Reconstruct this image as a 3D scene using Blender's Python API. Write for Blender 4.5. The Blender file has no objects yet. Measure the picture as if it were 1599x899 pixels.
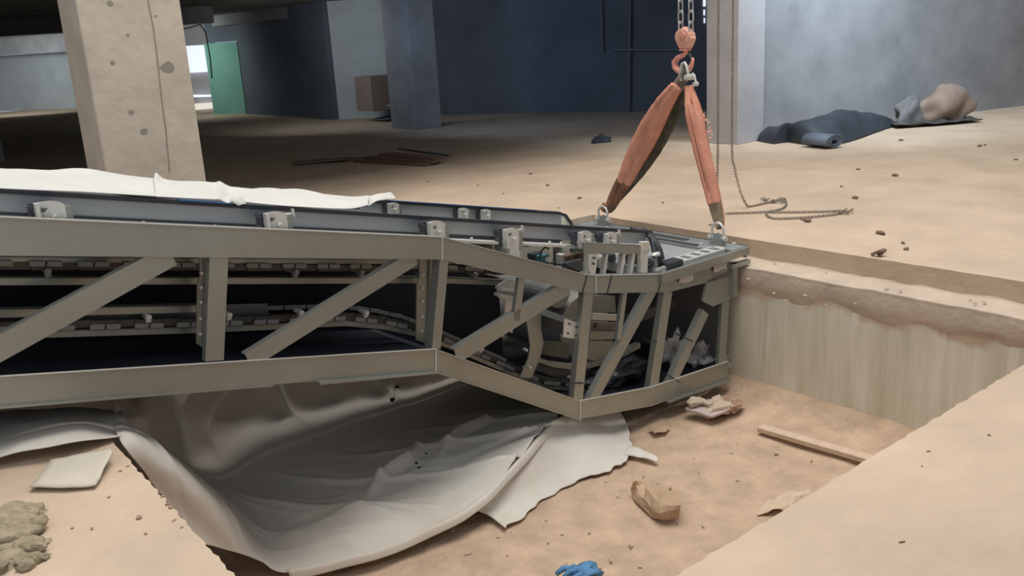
import bpy, bmesh, math, random
from mathutils import Vector, Matrix, noise
random.seed(7)
C = bpy.context.scene.collection
SC = bpy.context.scene
# ------------------------------------------------------------------ camera
W_, H_, FPX = 1599, 899, 1417.0
CAM = Vector((0, 0, 1.65))
_p, _r = math.radians(15.4), math.radians(3.4)
FW = Vector((0, math.cos(_p), -math.sin(_p))); RT = Vector((1, 0, 0)); UP = RT.cross(FW)
R2 = RT * math.cos(_r) - UP * math.sin(_r); U2 = RT * math.sin(_r) + UP * math.cos(_r)
cd = bpy.data.cameras.new('camera'); cam = bpy.data.objects.new('camera', cd); C.objects.link(cam)
M = Matrix((R2, U2, -FW)).transposed().to_4x4(); M.translation = CAM
cam.matrix_world = M; cd.sensor_width = 36; cd.lens = FPX * 36 / W_; cd.clip_end = 200
SC.camera = cam
# ------------------------------------------------------------------ light
wd = bpy.data.worlds.new('world'); SC.world = wd; wd.use_nodes = True
bgn = wd.node_tree.nodes['Background']; bgn.inputs[0].default_value = (0.75, 0.85, 1.0, 1); bgn.inputs[1].default_value = 0.42
SC.view_settings.view_transform = 'Standard'; SC.view_settings.look = 'None'
SC.view_settings.exposure = 0.0; SC.view_settings.gamma = 1.0; SC.view_settings.use_curve_mapping = False

def area(name, loc, target, size, sy, power, col, spread=180):
    l = bpy.data.lights.new(name, 'AREA'); l.shape = 'RECTANGLE'; l.size = size; l.size_y = sy
    l.energy = power; l.color = col; l.spread = math.radians(spread)
    o = bpy.data.objects.new(name, l); C.objects.link(o); o.location = loc
    o.rotation_euler = (Vector(target) - Vector(loc)).to_track_quat('-Z', 'Y').to_euler()
    return o
area('daylight_opening', (1.3, 5.9, 11.0), (0.9, 5.6, 0), 8.0, 8.0, 1370, (1.0, 0.95, 0.885))
area('blue_daylight', (5.0, 11.2, 4.9), (5.1, 13.8, 2.5), 1.6, 1.2, 120, (0.62, 0.80, 1.0), 95)
area('hall_fill', (-1.5, 15.5, 2.6), (1.2, 19.0, 1.9), 3.0, 2.0, 42, (0.5, 0.68, 1.0), 120)  # added bluish fill that lifts the dark hall in place of haze
area('side_fill', (-4.4, 18.2, 2.6), (-2.9, 22.0, 1.4), 1.0, 0.3, 26, (0.85, 0.93, 1.0), 140)  # added fill out of view, brightens the pale wall
area('window_daylight', (-9.4, 25.2, 2.3), (-8.0, 26.8, 1.0), 0.8, 0.4, 22, (0.9, 1.0, 0.97), 140)
area('left_daylight', (-17.0, 31.5, 2.3), (-18.0, 36.5, .6), 3.0, 0.5, 60, (0.9, 0.97, 1.0), 140)

area('rear_fill', (-3.0, -.9, 4.6), (-.2, 5.2, -.2), 3.0, 2.0, 60, (1.0, 0.96, 0.9))  # added fill from behind, brightens the post sides and the membrane

# ------------------------------------------------------------------ site frame: s along the pit, q away from the camera, z up
UA = math.radians(-51.5)
u = Vector((math.cos(UA), math.sin(UA), 0)); v = Vector((-u.y, u.x, 0)); E0 = Vector((1.67, 6.677, 0))
ROT = math.atan2(v.y, v.x)
def W(s, q, z): return E0 + v * s - u * q + Vector((0, 0, z))
def fr(x, y, z=0):
    P = Vector((x, y, 0)) - E0; return Vector((P.dot(v), -P.dot(u), z))
def at(px, py, q=None, s=None, z=None):      # a point seen at px, py lying on a plane of the site
    d = FW + R2 * ((px - W_ / 2) / FPX) + U2 * ((H_ / 2 - py) / FPX)
    if z is not None: t = (z - CAM.z) / d.z
    elif q is not None: t = ((E0 - CAM).dot(-u) + q) / d.dot(-u)
    else: t = ((E0 - CAM).dot(v) + s) / d.dot(v)
    P = CAM + d * t; a = fr(P.x, P.y); a.z = P.z; return a

# ------------------------------------------------------------------ materials
def mat(name, col, rough=0.7, metal=0.0, var=0.0, scale=6.0, bump=0.0, bscale=30.0, col2=None, stretch=None, alpha=None, trans=0, sheen=0, emit=None, spec=None, detail=5):
    m = bpy.data.materials.new(name); m.use_nodes = True; nt = m.node_tree; b = nt.nodes['Principled BSDF']
    b.inputs['Base Color'].default_value = (*col, 1); b.inputs['Roughness'].default_value = rough; b.inputs['Metallic'].default_value = metal
    if spec is not None: b.inputs['Specular IOR Level'].default_value = spec
    if trans: b.inputs['Transmission Weight'].default_value = trans
    if alpha is not None: b.inputs['Alpha'].default_value = alpha
    if emit: b.inputs['Emission Color'].default_value = (*emit[:3], 1); b.inputs['Emission Strength'].default_value = emit[3]
    if var or bump:
        tc = nt.nodes.new('ShaderNodeTexCoord'); mp = nt.nodes.new('ShaderNodeMapping')
        nt.links.new(tc.outputs['Object'], mp.inputs[0])
        if stretch: mp.inputs['Scale'].default_value = stretch
    if var:
        n = nt.nodes.new('ShaderNodeTexNoise'); n.inputs['Scale'].default_value = scale; n.inputs['Detail'].default_value = detail; n.inputs['Roughness'].default_value = 0.6
        nt.links.new(mp.outputs[0], n.inputs['Vector'])
        r = nt.nodes.new('ShaderNodeValToRGB'); r.color_ramp.elements[0].position = 0.3; r.color_ramp.elements[1].position = 0.7
        c2 = col2 or tuple(c * (1 - var) for c in col)
        r.color_ramp.elements[0].color = (*c2, 1); r.color_ramp.elements[1].color = (*col, 1)
        nt.links.new(n.outputs[0], r.inputs[0]); nt.links.new(r.outputs[0], b.inputs['Base Color'])
    if bump:
        n2 = nt.nodes.new('ShaderNodeTexNoise'); n2.inputs['Scale'].default_value = bscale; n2.inputs['Detail'].default_value = 6
        nt.links.new(mp.outputs[0], n2.inputs['Vector'])
        bp = nt.nodes.new('ShaderNodeBump'); bp.inputs['Strength'].default_value = bump; bp.inputs['Distance'].default_value = 0.03
        nt.links.new(n2.outputs[0], bp.inputs['Height']); nt.links.new(bp.outputs[0], b.inputs['Normal'])
    return m
DUST = mat('dusty_concrete_floor', (0.625, 0.485, 0.355), 0.95, var=0.22, scale=1.6, bump=0.35, bscale=16, spec=0.15)
PITF = mat('dusty_pit_floor', (0.62, 0.45, 0.315), 0.95, var=0.3, scale=5, bump=0.9, bscale=18, spec=0.15)
CONC = mat('raw_concrete', (0.66, 0.57, 0.46), 0.85, var=0.22, scale=3, bump=0.2, bscale=12, spec=0.2)
CONCD = mat('grey_concrete', (0.33, 0.33, 0.33), 0.9, var=0.35, scale=1.2, bump=0.2, bscale=6, spec=0.2)
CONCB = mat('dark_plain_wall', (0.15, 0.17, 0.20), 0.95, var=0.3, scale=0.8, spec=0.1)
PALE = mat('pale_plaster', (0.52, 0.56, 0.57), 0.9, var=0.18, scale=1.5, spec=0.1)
STREAK = mat('streaked_pit_wall', (0.78, 0.73, 0.61), 0.9, var=0.35, scale=6, stretch=(1, 1.3, 0.12), col2=(0.58, 0.54, 0.41), bump=0.15, bscale=10, spec=0.2)
def dirt_band(m, z0, col):
    nt = m.node_tree; b = nt.nodes['Principled BSDF']; src = b.inputs['Base Color'].links[0].from_socket
    tc = nt.nodes.new('ShaderNodeTexCoord'); sp = nt.nodes.new('ShaderNodeSeparateXYZ'); nt.links.new(tc.outputs['Object'], sp.inputs[0])
    n = nt.nodes.new('ShaderNodeTexNoise'); n.inputs['Scale'].default_value = 3.5; n.inputs['Detail'].default_value = 4; nt.links.new(tc.outputs['Object'], n.inputs['Vector'])
    ma = nt.nodes.new('ShaderNodeMath'); ma.operation = 'MULTIPLY_ADD'; ma.inputs[1].default_value = 0.35; nt.links.new(n.outputs[0], ma.inputs[0]); nt.links.new(sp.outputs['Z'], ma.inputs[2])
    mr = nt.nodes.new('ShaderNodeMapRange'); mr.inputs['From Min'].default_value = z0; mr.inputs['From Max'].default_value = z0 + .05; nt.links.new(ma.outputs[0], mr.inputs['Value'])
    mx = nt.nodes.new('ShaderNodeMix'); mx.data_type = 'RGBA'; nt.links.new(mr.outputs[0], mx.inputs[0]); nt.links.new(src, mx.inputs[6]); mx.inputs[7].default_value = (*col, 1)
    # pale run-down streaks
    n2 = nt.nodes.new('ShaderNodeTexNoise'); n2.inputs['Scale'].default_value = 7; n2.inputs['Detail'].default_value = 3
    mp = nt.nodes.new('ShaderNodeMapping'); mp.inputs['Scale'].default_value = (1, 1.6, .12); nt.links.new(tc.outputs['Object'], mp.inputs[0]); nt.links.new(mp.outputs[0], n2.inputs['Vector'])
    m2 = nt.nodes.new('ShaderNodeMapRange'); m2.inputs['From Min'].default_value = .61; m2.inputs['From Max'].default_value = .66; m2.inputs['To Max'].default_value = .6; nt.links.new(n2.outputs[0], m2.inputs['Value'])
    mx2 = nt.nodes.new('ShaderNodeMix'); mx2.data_type = 'RGBA'; nt.links.new(m2.outputs[0], mx2.inputs[0]); nt.links.new(mx.outputs[2], mx2.inputs[6]); mx2.inputs[7].default_value = (.82, .75, .64, 1)
    nt.links.new(mx2.outputs[2], b.inputs['Base Color'])
STEP = mat('dusty_step', (0.60, 0.49, 0.38), 0.95, var=0.2, scale=4, bump=0.4, bscale=12, spec=0.1)
STEEL = mat('galvanised_steel', (0.36, 0.37, 0.33), 0.36, metal=0.6, var=0.16, scale=2.0, bump=0.02, bscale=60)
STEELD = mat('dark_steel', (0.16, 0.155, 0.145), 0.5, metal=0.5, var=0.3, scale=6)
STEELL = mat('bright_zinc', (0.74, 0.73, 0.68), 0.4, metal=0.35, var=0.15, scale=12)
PANEL = mat('grey_skirt_panel', (0.36, 0.38, 0.385), 0.35, metal=0.3, var=0.1, scale=1.5)
PLATE = mat('ribbed_aluminium', (0.60, 0.61, 0.60), 0.4, metal=0.35)
GREEN = mat('greenish_zinc_frame', (0.37, 0.395, 0.375), 0.45, metal=0.35, var=0.25, scale=5)
RUB = mat('black_rubber', (0.025, 0.027, 0.035), 0.45)
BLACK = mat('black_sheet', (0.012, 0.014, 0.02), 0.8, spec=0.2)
CHAINM = mat('oily_chain', (0.10, 0.085, 0.07), 0.5, metal=0.4, var=0.4, scale=20)
ROLL = mat('grey_roller', (0.24, 0.235, 0.22), 0.5)
WHITE = mat('white_membrane', (0.66, 0.645, 0.60), 0.8, var=0.10, scale=2.5, bump=0.12, bscale=7, spec=0.2)
MEMB = mat('grey_white_membrane', (0.70, 0.68, 0.61), 0.75, var=0.3, scale=1.3, col2=(0.60, 0.53, 0.45), bump=0.2, bscale=4, spec=0.25)
ORANGE = mat('orange_sling_webbing', (0.80, 0.37, 0.25), 0.9, var=0.35, scale=9, stretch=(1, 1, 0.5), bump=0.3, bscale=80, spec=0.1)
SLDK = mat('shadow_side_webbing', (0.12, 0.12, 0.09), 0.95, var=0.5, scale=12, bump=0.3, bscale=60, spec=0.1)  # dark copy of the webbing, shadow side put into the colour
SLGR = mat('grimy_sling_end', (0.36, 0.29, 0.20), 0.95, var=0.5, scale=18, bump=0.3, bscale=60, spec=0.1)
HOOKM = mat('painted_orange_steel', (0.85, 0.46, 0.33), 0.5, var=0.2, scale=14)
HOOKR = mat('painted_red_hook', (0.85, 0.36, 0.28), 0.45, var=0.2, scale=14)
CHZ = mat('zinc_chain', (0.50, 0.50, 0.50), 0.4, metal=0.5)
RUST = mat('rusty_chain', (0.36, 0.30, 0.24), 0.8, metal=0.2, var=0.4, scale=20)
CARD = mat('kraft_paper', (0.52, 0.37, 0.24), 0.9, var=0.2, scale=8, spec=0.1)
WOOD = mat('dusty_timber', (0.66, 0.50, 0.37), 0.9, var=0.15, scale=4, stretch=(1, 8, 8), spec=0.1)
WOODD = mat('brown_boards', (0.22, 0.13, 0.09), 0.85, var=0.4, scale=3, stretch=(1, 8, 8))
TARP = mat('dark_blue_tarp', (0.04, 0.05, 0.062), 0.6, var=0.4, scale=4)
SACK = mat('brown_sack', (0.34, 0.25, 0.19), 0.9, var=0.3, scale=4)
GLOVE = mat('blue_cloth', (0.10, 0.27, 0.48), 0.8, var=0.25, scale=30)
STONE = mat('pale_rubble', (0.62, 0.50, 0.38), 0.95, var=0.25, scale=14, bump=0.4, bscale=30)
STONEB = mat('brick_rubble', (0.42, 0.27, 0.18), 0.95, var=0.3, scale=14, bump=0.4, bscale=30)
PLAS = mat('plaster_sheet', (0.60, 0.54, 0.44), 0.9, var=0.1, scale=5)
CHIP = mat('dark_chip', (0.22, 0.15, 0.10), 0.9)
BLUEF = mat('blue_film', (0.03, 0.13, 0.30), 0.4)
TEAL = mat('teal_connector', (0.08, 0.22, 0.25), 0.5)
FILM = mat('clear_plastic_wrap', (0.75, 0.75, 0.74), 0.22, alpha=0.45, bump=0.5, bscale=18)
GREENW = mat('green_plaster', (0.20, 0.42, 0.34), 0.9, var=0.15, scale=1.5)
LIT = mat('daylight_glass', (0.8, 0.85, 0.95), 0.5, emit=(0.80, 0.86, 1.0, 0.95))
PAPER = mat('beige_tape', (0.50, 0.43, 0.36), 0.9, var=0.2, scale=25)
BOXM = mat('dark_box', (0.045, 0.05, 0.06), 0.35)
PLD = mat('grey_plastic_can', (0.17, 0.19, 0.21), 0.3)

dirt_band(STREAK, 1.08, (.56, .43, .32))
# ------------------------------------------------------------------ builders (all shapes are given in site coordinates s, q, z)
BASE = {}
def root_of(o):
    while o.parent: o = o.parent
    return o
def obj(name, bm, m, parent=None, label=None, smooth=False, subd=0, bevel=0, solid=0):
    bmesh.ops.recalc_face_normals(bm, faces=bm.faces)
    if parent is None:
        xs = [p.co.x for p in bm.verts]; ys = [p.co.y for p in bm.verts]; zs = [p.co.z for p in bm.verts]
        c = Vector(((min(xs) + max(xs)) / 2, (min(ys) + max(ys)) / 2, min(zs)))
    else: c = BASE[root_of(parent).name]
    for p in bm.verts: p.co -= c
    me = bpy.data.meshes.new(name); bm.to_mesh(me); bm.free()
    for mm in (m if isinstance(m, (list, tuple)) else [m]): me.materials.append(mm)
    if smooth: me.polygons.foreach_set('use_smooth', [True] * len(me.polygons))
    o = bpy.data.objects.new(name, me); C.objects.link(o)
    if parent is None: o.location = W(*c); o.rotation_euler = (0, 0, ROT); BASE[o.name] = c
    else: o.parent = parent
    if label: o['label'] = label
    if solid: md = o.modifiers.new('thickness', 'SOLIDIFY'); md.thickness = solid; md.offset = 0
    if bevel: md = o.modifiers.new('bevel', 'BEVEL'); md.width = bevel; md.segments = 2; md.limit_method = 'ANGLE'
    if subd: md = o.modifiers.new('subd', 'SUBSURF'); md.levels = subd; md.render_levels = subd
    return o
def thing(name, c, label, cat, group=None):
    o = bpy.data.objects.new(name, None); C.objects.link(o); o.empty_display_size = 0.1
    c = Vector(c); o.location = W(*c); o.rotation_euler = (0, 0, ROT); BASE[o.name] = c
    o['label'] = label; o['category'] = cat
    if group: o['group'] = group
    return o
def tag(o, label, cat, group=None, kind=None):
    o['label'] = label; o['category'] = cat
    if group: o['group'] = group
    if kind: o['kind'] = kind
    return o
def struct(name, bm, m, label=None, **k):
    o = obj(name, bm, m, **k); o['kind'] = 'structure'
    if label: o['label'] = label
    return o
def NB(): return bmesh.new()
def hexa(bm, p):            # 8 corners: bottom 4 then top 4
    vs = [bm.verts.new(q) for q in p]
    for f in ((0, 3, 2, 1), (4, 5, 6, 7), (0, 1, 5, 4), (1, 2, 6, 5), (2, 3, 7, 6), (3, 0, 4, 7)): bm.faces.new([vs[i] for i in f])
def box(bm, s0, s1, q0, q1, z0, z1):
    hexa(bm, [(s0, q0, z0), (s1, q0, z0), (s1, q1, z0), (s0, q1, z0), (s0, q0, z1), (s1, q0, z1), (s1, q1, z1), (s0, q1, z1)])
def prism(bm, pts, q0, q1):  # outline in s,z pushed through in q
    n = len(pts); a = [bm.verts.new((p[0], q0, p[1])) for p in pts]; b = [bm.verts.new((p[0], q1, p[1])) for p in pts]
    bm.faces.new(a); bm.faces.new(b[::-1])
    for i in range(n): bm.faces.new((a[i], b[i], b[(i + 1) % n], a[(i + 1) % n]))
def slab(bm, pts, z0, z1):   # outline in s,q pushed through in z
    n = len(pts); a = [bm.verts.new((p[0], p[1], z0)) for p in pts]; b = [bm.verts.new((p[0], p[1], z1)) for p in pts]
    bm.faces.new(a); bm.faces.new(b[::-1])
    for i in range(n): bm.faces.new((a[i], b[i], b[(i + 1) % n], a[(i + 1) % n]))
def strip(bm, top, bot, q0, q1):  # band between two lines in s,z, pushed through in q
    prism(bm, list(top) + list(bot)[::-1], q0, q1)
def bar(bm, a, b, w, h, up=(0, 0, 1)):
    a, b = Vector(a), Vector(b); d = (b - a).normalized(); upv = Vector(up); x = d.cross(upv)
    if x.length < 1e-4: x = d.cross(Vector((1, 0, 0)))
    x.normalize(); y = x.cross(d).normalized(); x *= w / 2; y *= h / 2
    hexa(bm, [a - x - y, a + x - y, a + x + y, a - x + y, b - x - y, b + x - y, b + x + y, b - x + y])
def tube(bm, pts, r, n=8, cap=True, ry=None):
    pts = [Vector(p) for p in pts]; rs = r if isinstance(r, (list, tuple)) else [r] * len(pts); prev = None; x = None
    rings = []
    for i, p in enumerate(pts):
        d = (pts[min(i + 1, len(pts) - 1)] - pts[max(i - 1, 0)]).normalized()
        if x is None:
            x = d.cross(Vector((0, 0, 1)))
            if x.length < 0.05: x = d.cross(Vector((0, 1, 0)))
        else: x = x - d * x.dot(d)
        x.normalize(); y = d.cross(x)
        ring = [bm.verts.new(p + x * (rs[i] * math.cos(2 * math.pi * k / n)) + y * ((ry or 1) * rs[i] * math.sin(2 * math.pi * k / n))) for k in range(n)]
        if prev:
            for k in range(n): bm.faces.new((prev[k], prev[(k + 1) % n], ring[(k + 1) % n], ring[k]))
        prev = ring; rings.append(ring)
    if cap: bm.faces.new(rings[0][::-1]); bm.faces.new(rings[-1])
def cyl(bm, a, b, r, n=16): tube(bm, [a, b], r, n)
def torus_path(bm, pts, r, n=6):   # closed tube
    pts = [Vector(p) for p in pts]; N = len(pts); nrm = (pts[N // 3] - pts[0]).cross(pts[2 * N // 3] - pts[0]).normalized(); rings = []
    for i, p in enumerate(pts):
        d = (pts[(i + 1) % N] - pts[i - 1]).normalized(); y = d.cross(nrm).normalized()
        rings.append([bm.verts.new(p + nrm * (r * math.cos(2 * math.pi * k / n)) + y * (r * math.sin(2 * math.pi * k / n))) for k in range(n)])
    for i in range(N):
        A, B = rings[i], rings[(i + 1) % N]
        for k in range(n): bm.faces.new((A[k], A[(k + 1) % n], B[(k + 1) % n], B[k]))
def link(bm, c, d, side, L, Wd, r):     # one oval chain link
    c, d, side = Vector(c), Vector(d).normalized(), Vector(side).normalized(); pts = []
    h = L / 2 - Wd / 2
    for k in range(6): a = math.pi * k / 5; pts.append(c + d * (h + Wd / 2 * math.sin(a)) + side * (Wd / 2 * math.cos(a)))
    for k in range(6): a = math.pi * k / 5; pts.append(c - d * (h + Wd / 2 * math.sin(a)) - side * (Wd / 2 * math.cos(a)))
    torus_path(bm, pts, r)
def catmull(P, t):
    n = len(P); f = t * (n - 1); i = min(int(f), n - 2); f -= i
    p0, p1, p2, p3 = P[max(i - 1, 0)], P[i], P[i + 1], P[min(i + 2, n - 1)]
    return 0.5 * ((2 * p1) + (p2 - p0) * f + (2 * p0 - 5 * p1 + 4 * p2 - p3) * f * f + (3 * p1 - p0 - 3 * p2 + p3) * f ** 3)
def chain(bm, pts, L, Wd, r):
    pts = [Vector(p) for p in pts]; N = 200; S = [catmull(pts, i / N) for i in range(N + 1)]
    ln = [0]
    for i in range(N): ln.append(ln[-1] + (S[i + 1] - S[i]).length)
    pitch = L - 2.2 * r; n = int(ln[-1] / pitch)
    j = 0
    for k in range(n):
        t = (k + 0.5) * pitch
        while j < N - 1 and ln[j + 1] < t: j += 1
        d = (S[j + 1] - S[j]).normalized(); f = (t - ln[j]) / max(ln[j + 1] - ln[j], 1e-6); c = S[j].lerp(S[j + 1], f)
        sd = d.cross(Vector((0, 0, 1)))
        if sd.length < 0.1: sd = d.cross(Vector((0, 1, 0)))
        sd.normalize(); sd2 = d.cross(sd)
        a = sd if k % 2 == 0 else sd2
        if abs(d.z) < 0.5: a = (sd + sd2 * 0.6) if k % 2 == 0 else (sd2 * 0.8 - sd * .6)
        link(bm, c, d, a, L, Wd, r)
def loft(bm, rows, nu, nv, fn=None):
    rows = [[Vector(p) for p in r] for r in rows]; g = []
    for j in range(nv + 1):
        line = []
        for i in range(nu + 1):
            col = [catmull(r, i / nu) for r in rows]; p = catmull(col, j / nv)
            if fn: p = fn(p, i / nu, j / nv)
            line.append(bm.verts.new(p))
        g.append(line)
    for j in range(nv):
        for i in range(nu): bm.faces.new((g[j][i], g[j][i + 1], g[j + 1][i + 1], g[j + 1][i]))
def lump(bm, c, r, sc=(1, 1, 1), amp=0.25, f=3.0, sub=3, seed=0, flat=None, rot=0.0):
    res = bmesh.ops.create_icosphere(bm, subdivisions=sub, radius=1.0); c = Vector(c)
    cr, sr = math.cos(rot), math.sin(rot)
    for p in res['verts']:
        k = 1 + amp * (noise.noise(p.co * f * 0.5 + Vector((seed * 7.1, 3, 1))) * 1.6)
        x, y, z = p.co.x * r * sc[0] * k, p.co.y * r * sc[1] * k, p.co.z * r * sc[2] * k
        if flat is not None: z = max(z, flat)
        p.co = Vector((c.x + x * cr - y * sr, c.y + x * sr + y * cr, c.z + z))
def sheet_noise(amp, f, seed=0):
    def fn(p, a, b): return p + Vector((0, 0, amp * noise.noise(Vector((p.x * f + seed, p.y * f, p.z * f)))))
    return fn

# ------------------------------------------------------------------ SETTING
PZ = -1.15
def slab_obj(name, pts, z0, z1, m, label=None): b = NB(); slab(b, pts, z0, z1); return struct(name, b, m, label)
TE = 0.12       # near edge of the narrow trench left of the pit
def jag(a, b, n=60, amp=0.012, seed=0):
    a, b = Vector((*a, 0)), Vector((*b, 0)); nn = (b - a).normalized().cross(Vector((0, 0, 1)))
    return [tuple((a.lerp(b, i / n) + nn * (amp * noise.noise(Vector((i * .7, seed, 0))) if 0 < i < n else 0))[:2]) for i in range(n + 1)]
o = slab_obj('floor_near', [(-12, TE)] + jag((-4.54, TE), (-4.60, -2.52), 80, .02, 1) + jag((-4.60, -2.52), (0.45, -2.52), 120, .012, 2)[1:] + [(0.45, -8), (-12, -8)], -1.4, 0, DUST)
o['label'] = 'dusty concrete slab on the near side of the pit'
o = slab_obj('floor_far', jag((0.43, -8), (0.40, 1.9), 140, .014, 3) + [(-9, 1.9), (-16, 1.9), (-16, 36), (20, 36), (20, -8)], -1.4, 0, DUST)
o['label'] = 'dusty concrete slab beyond the pit'
# ledge (rebate for the truss) along the far side of the pit
b = NB()
def ledge_fn(p, a, c): return p + Vector((0, 0, (.07 * noise.noise(Vector((0, p.y * 3, 4))) + .03 * noise.noise(Vector((0, p.y * 11, 4)))) * (1 if c > .9 else 0))) + Vector((0.015 * noise.noise(p * 5), 0, 0.012 * noise.noise(p * 6 + Vector((9, 0, 0)))))
loft(b, [[(0.46, -8, -.02), (0.46, 1.9, -.02)], [(0.43, -8, -.12), (0.42, 1.9, -.12)], [(0.38, -8, -.145), (0.38, 1.9, -.145)], [(0.17, -8, -.15), (0.17, 1.9, -.15)], [(0.145, -8, -.17), (0.145, 1.9, -.17)], [(0.14, -8, -.27), (0.14, 1.9, -.27)], [(0.152, -8, -.34), (0.152, 1.9, -.34)]], 160, 20, ledge_fn)
struct('trim_1', b, STEP, 'dusty stepped ledge along the far edge of the pit', smooth=True)
b = NB(); loft(b, [[(0.15, -8, -.22), (0.15, 1.9, -.22)], [(0.15, -8, -.7), (0.15, 1.9, -.7)], [(0.15, -8, -1.3), (0.15, 1.9, -1.3)]], 80, 12,
    lambda p, a, c: p + Vector((0.006 * noise.noise(p * 3), 0, 0)))
struct('wall_pit_end', b, STREAK, 'streaked concrete end wall of the pit')
b = NB(); box(b, -12, .4, 1.9, 2.0, -1.4, -.001); struct('wall_pit_far', b, CONC)
# pit floor
b = NB()
def pitf(p, a, c):
    bank = 0.09 * math.exp(-((p.x - 0.15) / 0.16) ** 2) + 0.06 * math.exp(-((p.y + 2.5) / 0.2) ** 2)
    return p + Vector((0, 0, bank + 0.022 * noise.noise(p * 1.7) + 0.012 * noise.noise(p * 6)))
loft(b, [[(-9, -2.6, PZ), (0.2, -2.6, PZ)], [(-9, 1.95, PZ), (0.2, 1.95, PZ)]], 220, 110, pitf)
struct('floor_pit', b, PITF, 'dusty earth floor of the pit', smooth=True)
# columns
def column(name, corner, a, bb, m, h=2.75, label=None):
    b = NB(); c = fr(*corner) if len(corner) == 2 else Vector(corner)
    box(b, c.x, c.x + a, c.y, c.y + bb, 0, h); o = obj(name, b, m, bevel=0.012); return o
# big front column: near left corner seen in direction of pixel (165,270)
k = at(165, 270, q=2.72)
b = NB(); box(b, k.x, k.x + .72, k.y, k.y + .47, 0, 2.9)
fc = obj('concrete_column', b, CONC, bevel=0.012); tag(fc, 'large beige square concrete column standing behind the cloth-covered truss at left', 'column')
b = NB()
for (px, py, r) in ((262, 105, .05), (176, 98, .018), (172, 5, .022), (243, 25, .010), (205, 175, .02), (225, 205, .028), (200, 55, .012)):
    p = at(px, py, q=k.y - .003)
    n = 14; vs = [b.verts.new((p.x + r * math.cos(6.283 * i / n) * (1 + .35 * noise.noise(Vector((i * .8, px, 0)))), k.y - .002, p.z + r * .8 * math.sin(6.283 * i / n) * (1 + .5 * noise.noise(Vector((i * .9, px, 4)))))) for i in range(n)]
    b.faces.new(vs)
obj('stain', b, mat('grey_cement_stain', (0.30, 0.27, 0.22), 0.9), fc)
b = NB(); pts = [at(x, y, q=k.y - .003) for x, y in ((231, 0), (240, 45), (247, 100), (252, 150), (259, 200), (265, 268))]
tube(b, [(p.x, p.y, p.z) for p in pts], .004, 5); obj('seam', b, mat('formwork_seam', (0.33, 0.29, 0.24), 0.9), fc)
def gcol(px, py, a, bb, m, label):
    k = at(px, py, z=0); b = NB(); box(b, k.x, k.x + a, k.y, k.y + bb, 0, 2.75)
    return tag(obj('concrete_column', b, m, bevel=.01), label, 'column')
gcol(1152, 226, .6, .56, mat('lilac_grey_concrete', (0.46, 0.44, 0.44), .9, var=.2, scale=2), 'grey concrete column on the far floor beside the orange hook')
gcol(650, 203, .62, .9, CONCD, 'dark grey concrete column left of the dark middle of the hall')
gcol(0 - 70, 262, .8, .9, CONCD, 'dark concrete column at the left edge of the photo')
# walls of the hall: (floor points in world x,y)
def wall(name, a, bb, m, h=2.7, th=0.25, label=None, z0=0):
    A, B = fr(*a), fr(*bb); d = (B - A).normalized(); n = Vector((-d.y, d.x, 0)) * th; b = NB()
    hexa(b, [A + Vector((0, 0, z0)), B + Vector((0, 0, z0)), B + n + Vector((0, 0, z0)), A + n + Vector((0, 0, z0)), A + Vector((0, 0, h)), B + Vector((0, 0, h)), B + n + Vector((0, 0, h)), A + n + Vector((0, 0, h))])
    return struct(name, b, m, label)
wall('wall_right', (3.75, 13.55), (14.0, 18.1), CONCD, 5.0, label='grey hall wall behind the tarp')
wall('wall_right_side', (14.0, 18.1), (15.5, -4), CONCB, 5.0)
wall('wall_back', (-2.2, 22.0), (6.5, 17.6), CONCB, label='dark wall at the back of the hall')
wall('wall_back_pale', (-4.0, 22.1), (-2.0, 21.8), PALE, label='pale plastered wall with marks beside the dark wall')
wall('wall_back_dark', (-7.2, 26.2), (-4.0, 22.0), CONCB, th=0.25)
# green wall piece and daylight room at the far left
wall('wall_green', (-8.35, 26.9), (-7.25, 26.3), GREENW, 1.98, label='green plastered wall piece beside the bright window')
wall('wall_green_lintel', (-8.25, 26.85), (-7.0, 26.2), CONCB, 2.7, z0=2.0, th=.2)
wall('wall_window', (-11.6, 29.8), (-8.7, 28.6), mat('glowing_lilac_plaster', (0.5, 0.48, 0.5), 0.9, emit=(0.6, 0.58, 0.62, 0.10)), 2.6)  # plaster given a faint glow to imitate daylight on it
def winpane(name, pts, m, off=-.05):
    b = NB(); P = [at(x, y, q=qq) for x, y, qq in pts]; vs = [b.verts.new(p) for p in P]; f = b.faces.new(vs)
    r = bmesh.ops.extrude_face_region(b, geom=[f]); bmesh.ops.translate(b, verts=[g for g in r['geom'] if isinstance(g, bmesh.types.BMVert)], vec=(.05, .05, 0))
    return struct(name, b, m)
kq = fr(-10.2, 29.1).y
wq = lambda x: fr(-10.6 + (x - 285) / 40.0 * 1.2, 29.32 - (x - 285) / 40.0 * .5).y
def qat(px, off=.12):   # q on the window wall for a pixel column
    A, B = Vector((-11.6, 29.8, 0)), Vector((-8.7, 28.6, 0)); n = Vector((B.y - A.y, -(B.x - A.x), 0)).normalized()
    d = FW + R2 * ((px - W_ / 2) / FPX) + U2 * ((H_ / 2 - 110) / FPX); t = ((A - CAM).dot(n) / d.dot(n)) - off
    P = CAM + d * t; return fr(P.x, P.y).y
def pane(name, pts, m): return winpane(name, [(x, y, qat(x)) for x, y in pts], m)
pane('window_1', [(284, 72), (320, 70), (326, 112), (290, 114)], LIT)
pane('window_2', [(280, 52), (317, 52), (319, 68), (283, 70)], mat('shaded_glass', (0.6, 0.6, 0.62), 0.5, emit=(0.62, 0.6, 0.6, 0.6)))
pane('window_3', [(296, 148), (331, 148), (332, 151), (297, 152)], LIT)
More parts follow.
